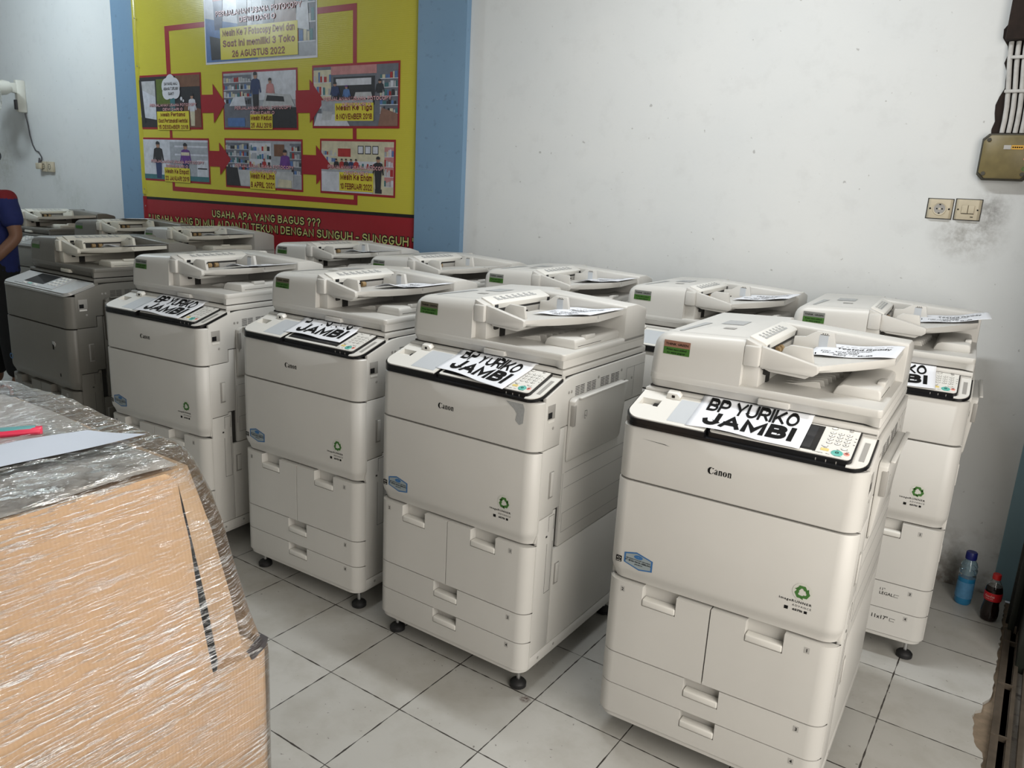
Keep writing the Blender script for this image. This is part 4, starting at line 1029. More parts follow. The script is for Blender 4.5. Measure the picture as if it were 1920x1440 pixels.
class Photo:
    def __init__(s, x0, x1, z0, z1, bg, frame=True):
        s.x0, s.x1, s.z0, s.z1 = x0, x1, z0, z1; s.k = 0; s.sh = {}
        if frame: rect(MB(), x0 - .014, x1 + .014, z0 - .014, z1 + .014, .0018).build('photo_border', frame if not isinstance(frame, bool) else M['v_red'], ban, smooth=False)
        s.o = rect(MB(), x0, x1, z0, z1, .0026).build('photo_print', M['p_' + bg], ban, smooth=False)

    def P(s, u, v, h): return bn(s.x0 + u * (s.x1 - s.x0), s.z0 + v * (s.z1 - s.z0), h)

    def poly(s, pts, mat, lay=0):
        k = (mat, lay)
        if k not in s.sh: s.sh[k] = MB()
        s.k += 1; h = .0031 + lay * .0005 + .00001 * s.k; s.sh[k].poly([s.P(u, v, h) for u, v in pts]); return s

    def r(s, a, b, c, d, mat, lay=0): return s.poly([(a, c), (b, c), (b, d), (a, d)], mat, lay)

    def person(s, u, v, h, shirt, legs='dark', hair='dark', full=True, w=1.0):
        asp = (s.z1 - s.z0) / (s.x1 - s.x0); q = h * asp * w
        if full: s.poly([(u - .10 * q, v), (u + .10 * q, v), (u + .13 * q, v + .5 * h), (u - .13 * q, v + .5 * h)], legs, 2)
        s.poly([(u - .13 * q, v + .45 * h), (u + .13 * q, v + .45 * h), (u + .17 * q, v + .80 * h), (u + .06 * q, v + .84 * h), (u - .06 * q, v + .84 * h), (u - .17 * q, v + .80 * h)], shirt, 3)
        s.poly([(u - .17 * q, v + .79 * h), (u - .23 * q, v + .5 * h), (u - .18 * q, v + .48 * h), (u - .12 * q, v + .74 * h)], shirt, 3); s.poly([(u + .17 * q, v + .79 * h), (u + .23 * q, v + .5 * h), (u + .18 * q, v + .48 * h), (u + .12 * q, v + .74 * h)], shirt, 3)
        s.poly([(u + .075 * q * math.cos(a), v + .91 * h + .085 * h * math.sin(a)) for a in [i * math.pi / 6 for i in range(12)]], 'skin', 4)
        s.poly([(u + .08 * q * math.cos(a), v + .95 * h + .06 * h * math.sin(a)) for a in [i * math.pi / 6 for i in range(-1, 8)]], hair, 5)
        return s

    def shelves(s, a, b, c, d, n, mat='shelf', seed=1):
        rr = random.Random(seed); s.r(a, b, c, d, mat, 0)
        for i in range(n):
            v0 = c + (d - c) * i / n; s.r(a, b, v0, v0 + .012, 'pale', 1); u = a
            while u < b - .02:
                w = rr.uniform(.012, .035); s.r(u, min(b, u + w), v0 + .012, v0 + (d - c) / n * rr.uniform(.45, .85), rr.choice(['pale', 'blue', 'wallgrey', 'dark', 'machine', 'red', 'teal', 'cream']), 1); u += w * 1.2
        return s

    def finish(s, cap, cx, cz, cw, chh, ty, tw):
        names = {'skin': 'printed_faces', 'dark': 'printed_dark_shapes', 'pale': 'printed_pale_shapes'}
        for (mat, lay), mb in s.sh.items(): mb.build(names.get(mat, 'printed_' + mat + '_shapes'), M['p_' + mat], s.o, smooth=False)
        xm = s.x0 + cx * (s.x1 - s.x0)
        fs = (s.x1 - s.x0)
        for i, line in enumerate(('PERJALANAN USAHA FOTOCOPY', 'DEWI DARI O')):
            outlined(s.o, 'title', line, s.x0 + .55 * fs if tw is None else s.x0 + tw[0] * fs, s.z0 + ty * (s.z1 - s.z0) - i * .036 * (tw[2] if tw else 1), .0235 * (tw[2] if tw else 1), (tw[1] if tw else .78) * fs * (1 if i == 0 else .42), M['v_pink'], M['v_red'], .15, .06, .0062)
        zc = s.z0 + cz * (s.z1 - s.z0); n = len(cap); hh = chh
        b = rect(MB(), xm - cw / 2, xm + cw / 2, zc - hh / 2, zc + hh / 2, .0058).build('caption_box', M['v_yellow'], s.o, smooth=False)
        m_ = MB()
        for i, line in enumerate(cap):
            lh = hh / n; put_bold(m_, line, xm, zc + hh / 2 - lh * (i + .83), lh * .66, lambda u, w: bn(u, w, .0066), width=min(cw * .93, lh * .62 * len(line) * .86), align='c', t=.20, gap=.15)
        m_.build('caption', M['v_maroon'], s.o, smooth=False)


# top photo
p = Photo(-2.605, -1.475, 2.312, 3.00, 'wallgrey', M['v_white'])
p.r(0, .45, .3, 1, 'pale'); p.r(.62, .84, .25, .62, 'brown', 1); p.r(.62, .84, .58, .70, 'cream', 2); p.shelves(.84, 1, .12, .95, 5, seed=3); p.poly([(0, .0), (.5, .0), (.32, .34), (0, .42)], 'blue', 1); p.poly([(.05, .02), (.3, .02), (.2, .2), (.04, .25)], 'dark', 2)
p.person(.60, .18, .75, 'teal', 'dark', 'red'); p.person(.13, .30, .6, 'red', 'navy'); p.person(.36, .26, .66, 'navy'); p.poly([(.84, .25), (.95, .22), (.94, .45), (.85, .48)], 'pale', 3)
p.finish(['Mesin Ke 7 Fotocopy Dewi dan', 'Saat Ini memiliki 3 Toko', '26 AGUSTUS 2022'], .50, .165, .80, .205, .425, (.50, .78, 1.4))
# first row
p = Photo(-3.485, -2.70, 1.872, 2.238, 'dark'); p.r(.0, .28, .2, .92, 'machine', 1); p.poly([(.05, .2), (.28, .15), (.28, .6), (.05, .75)], 'pale', 2); p.poly([(.03, .1), (.09, .1), (.05, .95), (.0, .95)], 'dark', 3); p.r(.3, .52, .45, .95, 'green', 1); p.r(.62, 1, .78, 1, 'brown', 1); p.r(.52, .60, .1, .68, 'teal', 2); p.poly([(.70, 0), (1, 0), (1, .35), (.75, .45)], 'brown', 1); p.person(.87, .03, .62, 'pale', 'cream')
b_ = MB(); cl = [(-3.10 + .0, 2.17)]
for cx_, cz_, r_ in ((-3.105, 2.165, .06), (-3.06, 2.185, .06), (-3.01, 2.165, .06), (-3.06, 2.135, .06), (-3.11, 2.12, .05), (-3.0, 2.125, .05), (-3.06, 2.20, .05)): b_.poly([bn(cx_ + 1.15 * r_ * math.cos(R(a)), cz_ + r_ * math.sin(R(a)), .0064 + .00006 * len(b_.bm.faces)) for a in range(0, 360, 20)])
for cx_, cz_, r_ in ((-2.93, 2.075, .014), (-2.905, 2.06, .010)): b_.poly([bn(cx_ + r_ * math.cos(R(a)), cz_ + r_ * math.sin(R(a)), .0068) for a in range(0, 360, 30)])
bub = b_.build('speech_bubble', M['v_white'], p.o, smooth=False)
m_ = MB()
for i, s_ in enumerate(('SAYANG, MAU', 'ABANG TURUNIN', 'GAK?')): put_bold(m_, s_, -3.055, 2.172 - i * .035, .022, lambda u, w: bn(u, w, .0076), align='c', width=(.17, .19, .07)[i], t=.16, gap=.12)
p.finish(['Mesin Pertama', '(Saat Pertamakali Merintis)', '15 DESEMBER 2018'], .555, .13, .41, .135, .41, (.56, .76, .85))
m_.build('speech_lettering', M['v_black'], p.o, smooth=False)
p = Photo(-2.425, -1.665, 1.872, 2.232, 'wallgrey'); p.r(.42, 1, .5, 1, 'pale'); p.shelves(0, .40, .42, .96, 4, seed=5); p.r(0, .4, .0, .45, 'shelf', 0); p.poly([(.55, .38), (.98, .38), (.92, .58), (.60, .62)], 'machine', 5); p.poly([(.60, .48), (.85, .46), (.84, .55), (.62, .58)], 'dark', 6); p.r(.50, 1, .0, .36, 'dark', 1); p.poly([(.08, .4), (.32, .4), (.30, .58), (.14, .55)], 'pale', 3); p.person(.46, .28, .72, 'navy', 'dark'); p.person(.66, .32, .56, 'pinkc', 'machine'); p.r(.05, .3, .02, .18, 'blue', 3)
p.finish(['Mesin Kedua', '25 JULI 2018'], .53, .11, .235, .098, .33, (.55, .78, .9))
p = Photo(-1.498, -.768, 1.884, 2.238, 'shelf'); p.r(.22, .76, .86, 1, 'pinkc', 1); p.r(.25, .74, .35, .82, 'dark', 1); p.r(.28, .70, .68, .79, 'pale', 2); p.shelves(0, .22, .3, .95, 3, 'cream', 7); p.shelves(.80, 1, .2, .9, 5, 'shelf', 8); p.poly([(.78, 0), (1, 0), (1, .2), (.82, .3)], 'floor', 1); p.r(.1, .72, .08, .44, 'wallgrey', 2); p.poly([(0, 0), (.45, 0), (.38, .18), (.05, .22)], 'pale', 3); p.person(.27, .32, .42, 'navy', full=False, w=1.3); p.person(.41, .32, .36, 'blue', full=False, w=1.2, hair='purple'); p.person(.80, .36, .40, 'dark', full=False, w=1.2); p.poly([(.50, .46), (.72, .46), (.70, .56), (.52, .56)], 'machine', 4); p.poly([(.1, .1), (.22, .1), (.24, .24), (.12, .26)], 'machine', 4)
p.finish(['Mesin Ke Tiga', '6 NOVEMBER 2018'], .50, .235, .335, .105, .425, (.53, .80, .95))
# second row
p = Photo(-3.505, -2.635, 1.485, 1.782, 'pale'); p.r(.45, 1, .1, .95, 'wallgrey'); p.r(.52, .99, .82, .86, 'pale', 1); p.r(.52, .99, .62, .66, 'pale', 1); p.r(0, 1, 0, .12, 'teal', 1); p.r(.84, .99, .12, .52, 'pale', 2); p.r(.85, .98, .30, .33, 'dark', 3); p.person(.27, .02, .93, 'dark', 'navy', w=1.15); p.person(.68, .02, .90, 'purple', 'navy', w=1.15); p.r(.62, .74, .62, .70, 'cream', 6)
p.finish(['Mesin Ke Empat', '22 JANUARI 2019'], .545, .13, .33, .105, .42, (.55, .78, .9))
p = Photo(-2.425, -1.625, 1.475, 1.786, 'wallgrey'); p.shelves(0, .32, .35, .95, 4, seed=11); p.shelves(.33, .62, .42, .95, 3, 'pale', 12); p.r(.66, .79, .68, .93, 'brown', 1); p.shelves(.86, 1, .3, .95, 4, seed=13); p.r(.16, .9, .02, .36, 'machine', 1); p.poly([(.0, .0), (.2, 0), (.16, .4), (0, .42)], 'dark', 2); p.person(.80, .10, .72, 'purple', 'navy', full=False, w=1.1); p.person(.53, .26, .36, 'red', full=False, hair='red'); p.poly([(.70, .02), (.88, .02), (.88, .18), (.72, .20)], 'cream', 6)
p.finish(['Mesin Ke Lima', '8 APRIL 2021'], .50, .145, .27, .12, .415, (.52, .78, .95))
p = Photo(-1.43, -.795, 1.478, 1.792, 'cream'); p.r(.24, .42, .70, .94, 'red', 1); p.r(.24, .42, .86, .94, 'cream', 2); p.shelves(.0, .22, .45, .85, 3, 'cream', 15); p.shelves(.88, 1, .15, .9, 4, 'pinkc', 16); p.shelves(.3, .85, .48, .62, 1, 'pale', 17)
for a_ in (.52, .62, .72): p.r(a_, a_ + .08, .76, .92, 'dark', 1); p.r(a_ + .008, a_ + .072, .775, .905, 'pale', 2)
p.r(0, .72, .0, .44, 'pale', 1); p.r(.0, .72, .40, .44, 'wallgrey', 2); p.person(.80, .04, .68, 'dark', 'dark'); p.r(.76, .85, .02, .1, 'dark', 2)
for u_, c_ in ((.22, 'dark'), (.30, 'red'), (.36, 'dark'), (.43, 'navy'), (.50, 'red')): p.person(u_, .32, .34, c_, full=False, w=1.1, hair='dark')
p.finish(['Mesin Ke Enam', '10 FEBRUARI 2022'], .50, .215, .30, .115, .46, (.50, .80, .95))
# folded left edge and nail heads of the banner
m_ = MB(); m_.prism([(X0, YB), (X0 + .006, YB - .010), (X0 + .022, YB - .013), (X0 + .042, YB - .004), (X0 + .05, YB)], 'z', 1.362, 3.02); m_.build('folded_edge', M['banner'], ban)
m_ = MB(); m_.prism([(X0, YB), (X0 + .006, YB - .010), (X0 + .022, YB - .013), (X0 + .042, YB - .004), (X0 + .05, YB)], 'z', 1.02, 1.345); m_.build('folded_edge', M['v_red'], ban)
m_ = MB()
for z in (2.66, 2.32, 1.40, 1.27): m_.lathe([(0, 0), (.006, 0), (.004, .004), (0, .005)], (X0 + .045, YB - .016, z), 10, 'y')
m_.build('nail_heads', M['metal'], ban)


# ------------------------------------------------------------------ things on the wall
def wall_plate(name, label, cat, x0, x1, z0, z1, group=None):
    t = thing(name, label, cat, ((x0 + x1) / 2, YW, (z0 + z1) / 2), 0, group); w, h = (x1 - x0) / 2, (z1 - z0) / 2
    MB().box(-w - .003, w + .002, -.0015, .001, -h - .003, h + .003).build('dirt_gap', M['seam'], t, smooth=False)
    MB().prism([(-w, -.002), (w, -.002), (w - .010, -.012), (-w + .010, -.012)], 'z', -h, h, .0015).build('cover_plate', M['beige'], t); return t, w, h


s_, w_, h_ = wall_plate('wall_socket', 'beige round power socket on the wall, grimy edges, beside the rocker switch', 'socket', 2.138, 2.228, 1.532, 1.607)
m_ = MB(); m_.lathe([(.020, -.0125), (.024, -.0145), (.026, -.013), (.026, -.0115), (.019, -.0115), (.019, -.0125)], (0, 0, 0), 26, 'y'); m_.build('socket_rim', M['beige'], s_)
MB().lathe([(0, -.0118), (.020, -.0128), (.020, -.0118), (0, -.0115)], (0, 0, 0), 24, 'y').build('socket_well', M['recess_grey'], s_)
m_ = MB()
for u in (-.0095, .0095): m_.lathe([(0, -.0135), (.0028, -.0135), (.0028, -.0125), (0, -.0125)], (u, 0, 0), 10, 'y')
for u in (-.034, .034): m_.lathe([(0, -.0130), (.0035, -.0130), (.0035, -.011), (0, -.011)], (u, 0, 0), 10, 'y')
for w in (-.017, .017): m_.box(-.003, .003, -.014, -.012, w - .002, w + .002)
m_.build('pin_holes', M['ink'], s_)
s_, w_, h_ = wall_plate('light_switch', 'beige double rocker light switch above a dark grease smear, under the olive box', 'switch', 2.238, 2.328, 1.532, 1.610)
for u in (-.0115, .0115): MB().prism([(-.0105, -.016), (.0105, -.0135), (.0105, -.0185), (-.0105, -.0165)], 'z', -.014, .017, .001, fn=lambda x, y, z, u=u: (x + u, y + .002, z)).build('rocker', M['beige'], s_)
m_ = MB(); m_.box(-.0225, .0225, -.0125, -.011, -.0165, -.0145); m_.box(-.0005, .0005, -.0128, -.0115, -.015, .018); m_.box(.012, .022, -.0125, -.0115, -.029, -.026)
for u in (-.034, .034): m_.lathe([(0, -.0135), (.003, -.0135), (.003, -.011), (0, -.011)], (u, 0, 0), 10, 'y')
m_.build('switch_gap', M['ink'], s_)

# olive distribution box
jb = thing('junction_box', 'olive electrical box with clipped corners and small labels, high on the wall under the cables', 'electrical box', (2.378, YW, 1.772))
oc = lambda w, h, c: [(-w + c, -h), (w - c, -h), (w, -h + c), (w, h - c), (w - c, h), (-w + c, h), (-w, h - c), (-w, -h + c)]
m_ = MB(); m_.loft([[(x, y, z) for x, z in oc(w, h, c)] for y, w, h, c in ((0, .088, .086, .02), (-.035, .088, .086, .02), (-.040, .084, .082, .02))]); m_.build('box_body', M['olive_dark'], jb)
m_ = MB(); m_.loft([[(x, y, z) for x, z in oc(w, h, c)] for y, w, h, c in ((-.038, .081, .079, .022), (-.050, .081, .079, .022), (-.053, .077, .075, .02))]); cv_ = m_.build('box_cover', M['olive'], jb)
m_ = MB()
for sx_ in (-1, 1):
    for sz_ in (-1, 1): m_.lathe([(0, -.056), (.007, -.056), (.008, -.052), (0, -.052)], (sx_ * .064, 0, sz_ * .062), 10, 'y')
m_.build('cover_screws', M['olive_dark'], cv_)
MB().box(-.012, .012, -.0545, -.0525, .028, .043).build('white_label', M['label_plate'], cv_, smooth=False); MB().box(.013, .052, -.0545, -.0525, .028, .043).build('warning_label', M['orange_label'], cv_, smooth=False)
m_ = MB()
for i in range(5): m_.box(.016 + i * .007, .021 + i * .007, -.0549, -.0544, .033, .038)
m_.build('label_marks', M['ink'], cv_, smooth=False)
for z, mt in ((.036, 'green2'), (-.006, 'pink'), (-.042, 'green2')):
    m_ = MB(); ring(m_, lambda u, w: (u, -.0545, w), .066, z, .007, .007, .004, .004, 0, 0, 0, 360, 12); m_.build('round_mark', M[mt], cv_, smooth=False)

# broken channel with conduits above the box
m_ = MB(); rr = random.Random(4); L_ = []; Rg = []
for i in range(26):
    z = 1.845 + i * .03; xc = 2.322 - (z - 1.845) * .01; L_.append((xc + rr.uniform(-.014, .010) - (.018 if i in (12, 13, 18, 19) else 0), z)); Rg.append((2.62, z))
m_.prism(L_ + Rg[::-1], 'y', YW - .003, YW); tag(m_.build('trim_6', M['hole'], smooth=False), kind='structure')
for i in range(6):
    pts = []
    for j in range(8):
        z = 1.862 + j * .0465; x = 2.338 + i * .0225 + (z - 1.85) * -.01 + .012 * math.sin(j * .50 + 1.0) * (1 - .1 * i); pts.append((x, YW - .016 - .004 * math.sin(j * .4), z))
    o = MB().tube(pts, .0088, 10).build('conduit', M['conduit'])
    tag(o, 'white painted cable conduit in the broken wall channel above the olive box', 'conduit', 'conduits above the electrical box')
for z in (2.005, 2.125): tag(MB().box(2.33, 2.48, YW - .033, YW - .026, z, z + .012, .003).build('conduit_clip', M['conduit']), 'white clip band across the conduits, %s of the two' % ('lower' if z < 2.1 else 'upper'), 'clip')
m_ = MB(); m_.box(2.302, 2.62, YW - .05, YW - .004, 2.19, 3.38, .006); tag(m_.build('cable_channel', M['hole']), 'dark rusty cable channel at the top corner of the wall above the conduits', 'cable channel')

# wall fan
fan = thing('wall_fan', 'cream wall fan with blue guard rim, seen side-on at the far end of the wall', 'fan', (-5.345, YW, 2.13))
br = MB().prism([(-.030, 0), (.030, 0), (.034, -.03), (.022, -.075), (-.022, -.075), (-.034, -.03)], 'z', -.135, .14, .008).build('wall_bracket', M['fan_white'], fan)
MB().box(-.018, .018, -.092, -.070, -.115, -.03, .006).build('speed_switch', M['cable_dark'], br)
MB().prism([(-.03, .115), (-.03, .02), (-.24, .045), (-.24, .10)], 'x', -.022, .022, .006).build('arm', M['fan_white'], fan)
HC = Vector((.11, -.33, .03)); ND = Vector((-.05, -1, -.22)).normalized(); RT = ND.to_track_quat('Z', 'Y').to_matrix()
fw = lambda x, y, z: HC + RT @ Vector((x, y, z))
MB().lathe([(0, -.17), (.045, -.165), (.062, -.12), (.062, -.03), (.045, -.01), (0, 0)], (0, 0, 0), 20).warp(fw).build('motor_housing', M['fan_white'], fan)
m_ = MB(); m_.box(-.03, .03, -.02, .02, 0, .12, .01); m_.warp(lambda x, y, z: HC + Vector((x, y + .06, z + .03))).build('neck', M['fan_white'], fan)
gd = bpy.data.objects.new('guard', None); bpy.data.objects.remove(gd)
m_ = MB()
for k in range(44):
    a = 2 * math.pi * k / 44; ca, sa = math.cos(a), math.sin(a); m_.tube([(r_ * ca, r_ * sa, h) for r_, h in ((.04, -.035), (.13, -.03), (.195, .0), (.205, .04), (.19, .08), (.10, .115), (.03, .12))], .0014, 5)
g_ = m_.warp(fw).build('guard', M['fan_white'], fan)
MB().tube([(.207 * math.cos(R(a)), .207 * math.sin(R(a)), .04) for a in range(0, 361, 10)], .006, 8).warp(fw).build('guard_rim', M['fan_blue'], g_)
for k in range(3):
    m_ = MB()
    def bl(u, v, k=k): r_ = .04 + .14 * u; a = R(120 * k + (v - .5) * 80 * (.5 + .6 * u)); return fw(r_ * math.cos(a), r_ * math.sin(a), .035 + (v - .5) * .05)
    m_.grid(bl, 8, 8); o = m_.build('blade', M['fan_blue'], fan); so = o.modifiers.new('thick', 'SOLIDIFY'); so.thickness = .0025
MB().lathe([(0, .0), (.04, .0), (.04, .06), (.025, .075), (0, .078)], (0, 0, 0), 16).warp(fw).build('hub', M['fan_blue'], fan)
cp_ = [(-5.325, YW - .02, 1.99), (-5.318, YW - .008, 1.90), (-5.30, YW - .007, 1.80), (-5.265, YW - .007, 1.715), (-5.22, YW - .007, 1.665), (-5.165, YW - .008, 1.655), (-5.11, YW - .012, 1.61), (-5.085, YW - .028, 1.575)]
tag(MB().tube(cp_, .0055, 8).build('power_cable', M['cable_dark']), 'thin dark cable hanging from the wall fan to the old double socket', 'cable')
ds = thing('double_socket', 'dirty beige double socket on the wall at the end of the fan cable', 'socket', (-5.0, YW, 1.530))
for i, x in enumerate((-.055, .05)):
    b_ = MB().box(x - .046, x + .046, -.028, .0, -.046, .044, .005).build('socket_box', M['beige'], ds)
    m_ = MB(); ring(m_, lambda u, w: (u, -.0285, w), x, 0, .024, .024, .019, .019, 0, 0, 0, 360, 18); m_.box(x - .011, x - .007, -.029, -.027, -.003, .003); m_.box(x + .007, x + .011, -.029, -.027, -.003, .003); m_.build('socket_face', M['ink'], b_, smooth=False)
MB().box(-.145, -.06, -.058, -.030, -.026, .030, .008).build('plug', M['beige'], ds); MB().lathe([(0, 0), (.013, 0), (.006, .045), (0, .045)], (-.085, -.044, .028), 10).build('plug_neck', M['cable_dark'], ds)


# ------------------------------------------------------------------ bottles by the wall
b = thing('drink_bottle', 'clear bottle of blue drink with dark blue cap on the floor by the wall', 'bottle', (2.541, 1.640, 0))
BP = [(0, .002), (.026, .0), (.031, .008), (.0315, .05), (.0305, .10), (.0315, .105), (.0325, .125), (.030, .132), (.033, .140), (.033, .152), (.029, .160), (.031, .168), (.027, .180), (.019, .192), (.0185, .20)]
MB().lathe([(.0323, .118)] + [q for q in BP if q[1] > .12] + [(.017, .20), (.0178, .192), (.0255, .18), (.0285, .165), (.031, .15), (.0312, .118)], (0, 0, 0), 28).build('bottle_body', M['pet_blue'], b)
MB().lathe([q for q in BP if q[1] < .11] + [(.0318, .117), (0, .117)], (0, 0, 0), 28).build('drink', M['blue_drink'], b)
MB().lathe([(.0322, .03), (.0324, .03), (.0318, .10), (.0316, .10)], (0, 0, 0), 28).build('bottle_label', M['label_blue'], b)
MB().lathe([(0, .196), (.0205, .196), (.0212, .200), (.0205, .224), (.018, .227), (0, .227)], (0, 0, 0), 28).build('cap', M['cap_blue'], b)
b = thing('cola_bottle', 'small cola bottle with red cap and red label on the floor beside the door post', 'bottle', (2.640, 1.552, 0))
CPF = [(0, .003), (.022, 0), (.029, .006), (.0315, .025), (.0305, .05), (.0265, .075), (.0275, .088), (.030, .100), (.0305, .128), (.028, .142), (.020, .160), (.0135, .172), (.0132, .180)]
MB().lathe([(.0262, .149)] + [q for q in CPF if q[1] > .15] + [(.012, .18), (.0122, .172), (.0185, .158), (.0250, .149)], (0, 0, 0), 28).build('bottle_body', M['pet_clear'], b)
MB().lathe([q for q in CPF if q[1] < .145] + [(.0258, .148), (0, .148)], (0, 0, 0), 28).build('drink', M['cola'], b)
lb = MB().lathe([(.0307, .090), (.0312, .092), (.0314, .122), (.0309, .124)], (0, 0, 0), 32).build('bottle_label', M['label_red'], b)
m_ = MB()
def cyl_(u, w): a = R(-112) + u / .0318; return (.0319 * math.cos(a), .0319 * math.sin(a), w)
put_text(m_, 'Coca-Cola', 0, .106, .008, cyl_, width=.036, align='c', bold=.0, res=2, shear=.3); put_text(m_, 'ORIGINAL TASTE', 0, .098, .003, cyl_, width=.03, align='c', res=1); m_.build('label_lettering', M['white2'], lb, smooth=False)
MB().lathe([(0, .176), (.0150, .176), (.0155, .180), (.0150, .196), (.013, .198), (0, .198)], (0, 0, 0), 24).build('cap', M['cap_red'], b)


# ------------------------------------------------------------------ wrapped carton in the foreground
wc = thing('wrapped_carton', 'large cardboard carton wound in clear stretch film, lower foreground beside the front row', 'carton', (0, 0, 0))
LO = dict(x0=.50, x1=1.365, y0=-2.05, y1=-.905, z=.585)
MB().box(.50, 1.362, -2.05, -.908, .0, .585, .006).build('lower_box', M['cardboard'], wc)
m_ = MB(); rg = []
for z, x1_, y1_ in ((.586, 1.318, -.935), (.70, 1.300, -.945), (.85, 1.268, -.962), (.985, 1.232, -.985)): rg.append([(.50, -2.04, z), (x1_, -2.04, z), (x1_, y1_, z), (.50, y1_, z)])
m_.loft(rg); m_.build('upper_box', M['cardboard'], wc, angle=20)
m_ = MB(); sh = [(-2.05, .56), (-1.035, .56), (-1.040, .72), (-1.036, .86), (-1.040, .92), (-1.040, .985), (-1.062, 1.0), (-2.05, 1.0)]
fx = lambda z: 1.272 + (1.0 - z) * .205
m_.prism(sh, 'x', 0, .006, fn=lambda x, y, z: (fx(z) + x, y, z)); m_.build('cardboard_sheet', M['cardboard'], wc)
m_ = MB(); m_.prism([(-1.05, .985), (-1.036, .985), (-1.031, .93), (-1.026, .85), (-1.018, .72), (-1.016, .60), (-1.03, .565), (-1.06, .565)], 'x', -.006, -.003, fn=lambda x, y, z: (fx(z) + x, y, z)); m_.build('gap_shade_strip', M['black'], wc)  # dark strip stands in for the shade in the gap behind the sheet edge
MB().prism([(-.945, .575), (-.912, .592), (-.905, .610), (-.918, .604), (-.948, .583)], 'x', 1.345, 1.368).build('tape_scrap', M['cable_dark'], wc)
rng = random.Random(12)


def top_z(x, y):
    a, b = (x - .49) / .78, (y + 2.06) / 1.1
    return 1.006 + .006 * math.sin(a * 11 + b * 4) * math.sin(b * 13 + a * 3) + .012 * math.exp(-((a - .62) ** 2 + (b - .80) ** 2) * 30) + .010 * math.exp(-((a - .2) ** 2 * 20 + (b - .98) ** 2 * 60))


m_ = MB(); m_.grid(lambda a, b: (.50 + .74 * a, -2.04 + 1.03 * b, top_z(.5 + .74 * a, -2.04 + 1.03 * b) - .014), 30, 30); m_.build('packing', M['grey_sack'], wc)


def film_ring(z, x1, y1, rr_=.03, n=8):
    out = []
    for cx, cy, a0 in ((.40, -2.07, 180), (x1, -2.07, 270), (x1, y1, 0), (.40, y1, 90)):
        q_ = rr_ if cx > .6 and cy > -1.5 else .03; ix, iy = cx + (q_ if cx < .6 else -q_), cy + (q_ if cy < -1.5 else -q_)
        for i in range(n + 1):
            a = R(a0 + 90 * i / n); out.append((ix + q_ * math.cos(a), iy + q_ * math.sin(a), z))
    return out


prof = [(.01, 1.370, -.900, .02), (.20, 1.371, -.899, .02), (.40, 1.372, -.898, .02), (.56, 1.372, -.897, .02), (.592, 1.371, -.899, .02), (.61, 1.366, -.915, .02), (.68, 1.352, -.925, .03), (.74, 1.340, -.930, .04), (.795, 1.328, -.932, .05), (.866, 1.312, -.935, .06), (.92, 1.300, -.940, .08), (.955, 1.293, -.943, .10), (.985, 1.286, -.946, .12), (1.004, 1.276, -.950, .14)]
m_ = MB(); rings = [film_ring(*q) for q in prof]


def resample(r_, m=150):
    P_ = [Vector(p) for p in r_] + [Vector(r_[0])]; d = [0]
    for a_, b_ in zip(P_, P_[1:]): d.append(d[-1] + (b_ - a_).length)
    out = []; k = 0
    for i in range(m):
        s = d[-1] * i / m
        while d[k + 1] < s: k += 1
        out.append(P_[k].lerp(P_[k + 1], (s - d[k]) / max(1e-9, d[k + 1] - d[k])))
    return out


rings = [resample(r_) for r_ in rings]
for r_ in rings[5:]:
    for p_ in r_: p_ += Vector((rng.uniform(-1, 1), rng.uniform(-1, 1), rng.uniform(-1, 1))) * .0016
# the film closes over the top in shrinking rings that follow the contents
cen = Vector((.84, -1.5, 0))
for k_ in (.97, .93, .87, .80, .72, .64, .56, .48, .40, .32, .24, .16, .08, .02):
    rings.append([Vector((cen.x + (p_.x - cen.x) * k_, cen.y + (p_.y - cen.y) * k_, 0)) for p_ in rings[13]])
    for p_ in rings[-1]: p_.z = top_z(p_.x, p_.y) + .006 + rng.uniform(-.0022, .0022)
m_.loft(rings, cap=False); fl = m_.build('stretch_film', M['film'], wc, angle=80)


def strip_pt(a, b):
    x, y = 1.06 - .03 * b + (a - .5) * .105, -1.75 + .735 * b + (a - .5) * .07
    return (x, y, top_z(x, y) + .0095)


tag(MB().grid(strip_pt, 6, 40).build('paper_strip', M['strip_paper']), 'pale blue paper strip lying along the top of the film-wrapped carton', 'paper strip')
ct = thing('safety_cutter', 'pink-red cutter handle with teal grip lying on top of the film-wrapped carton', 'cutter', (.915, -1.165, 1.016), R(-118))
MB().loft([[(x, w * math.cos(R(a)), .010 + .009 * math.sin(R(a))) for a in range(0, 360, 30)] for x, w in ((-.05, .006), (-.046, .012), (-.01, .014), (.05, .013), (.10, .016), (.135, .017), (.14, .010))]).build('handle', M['cutter_pink'], ct)
MB().loft([[(x, w * math.cos(R(a)), .0165 + .005 * math.sin(R(a))) for a in range(0, 360, 30)] for x, w in ((-.038, .004), (-.03, .008), (.02, .0095), (.04, .004))]).build('grip_inset', M['cutter_teal'], ct)

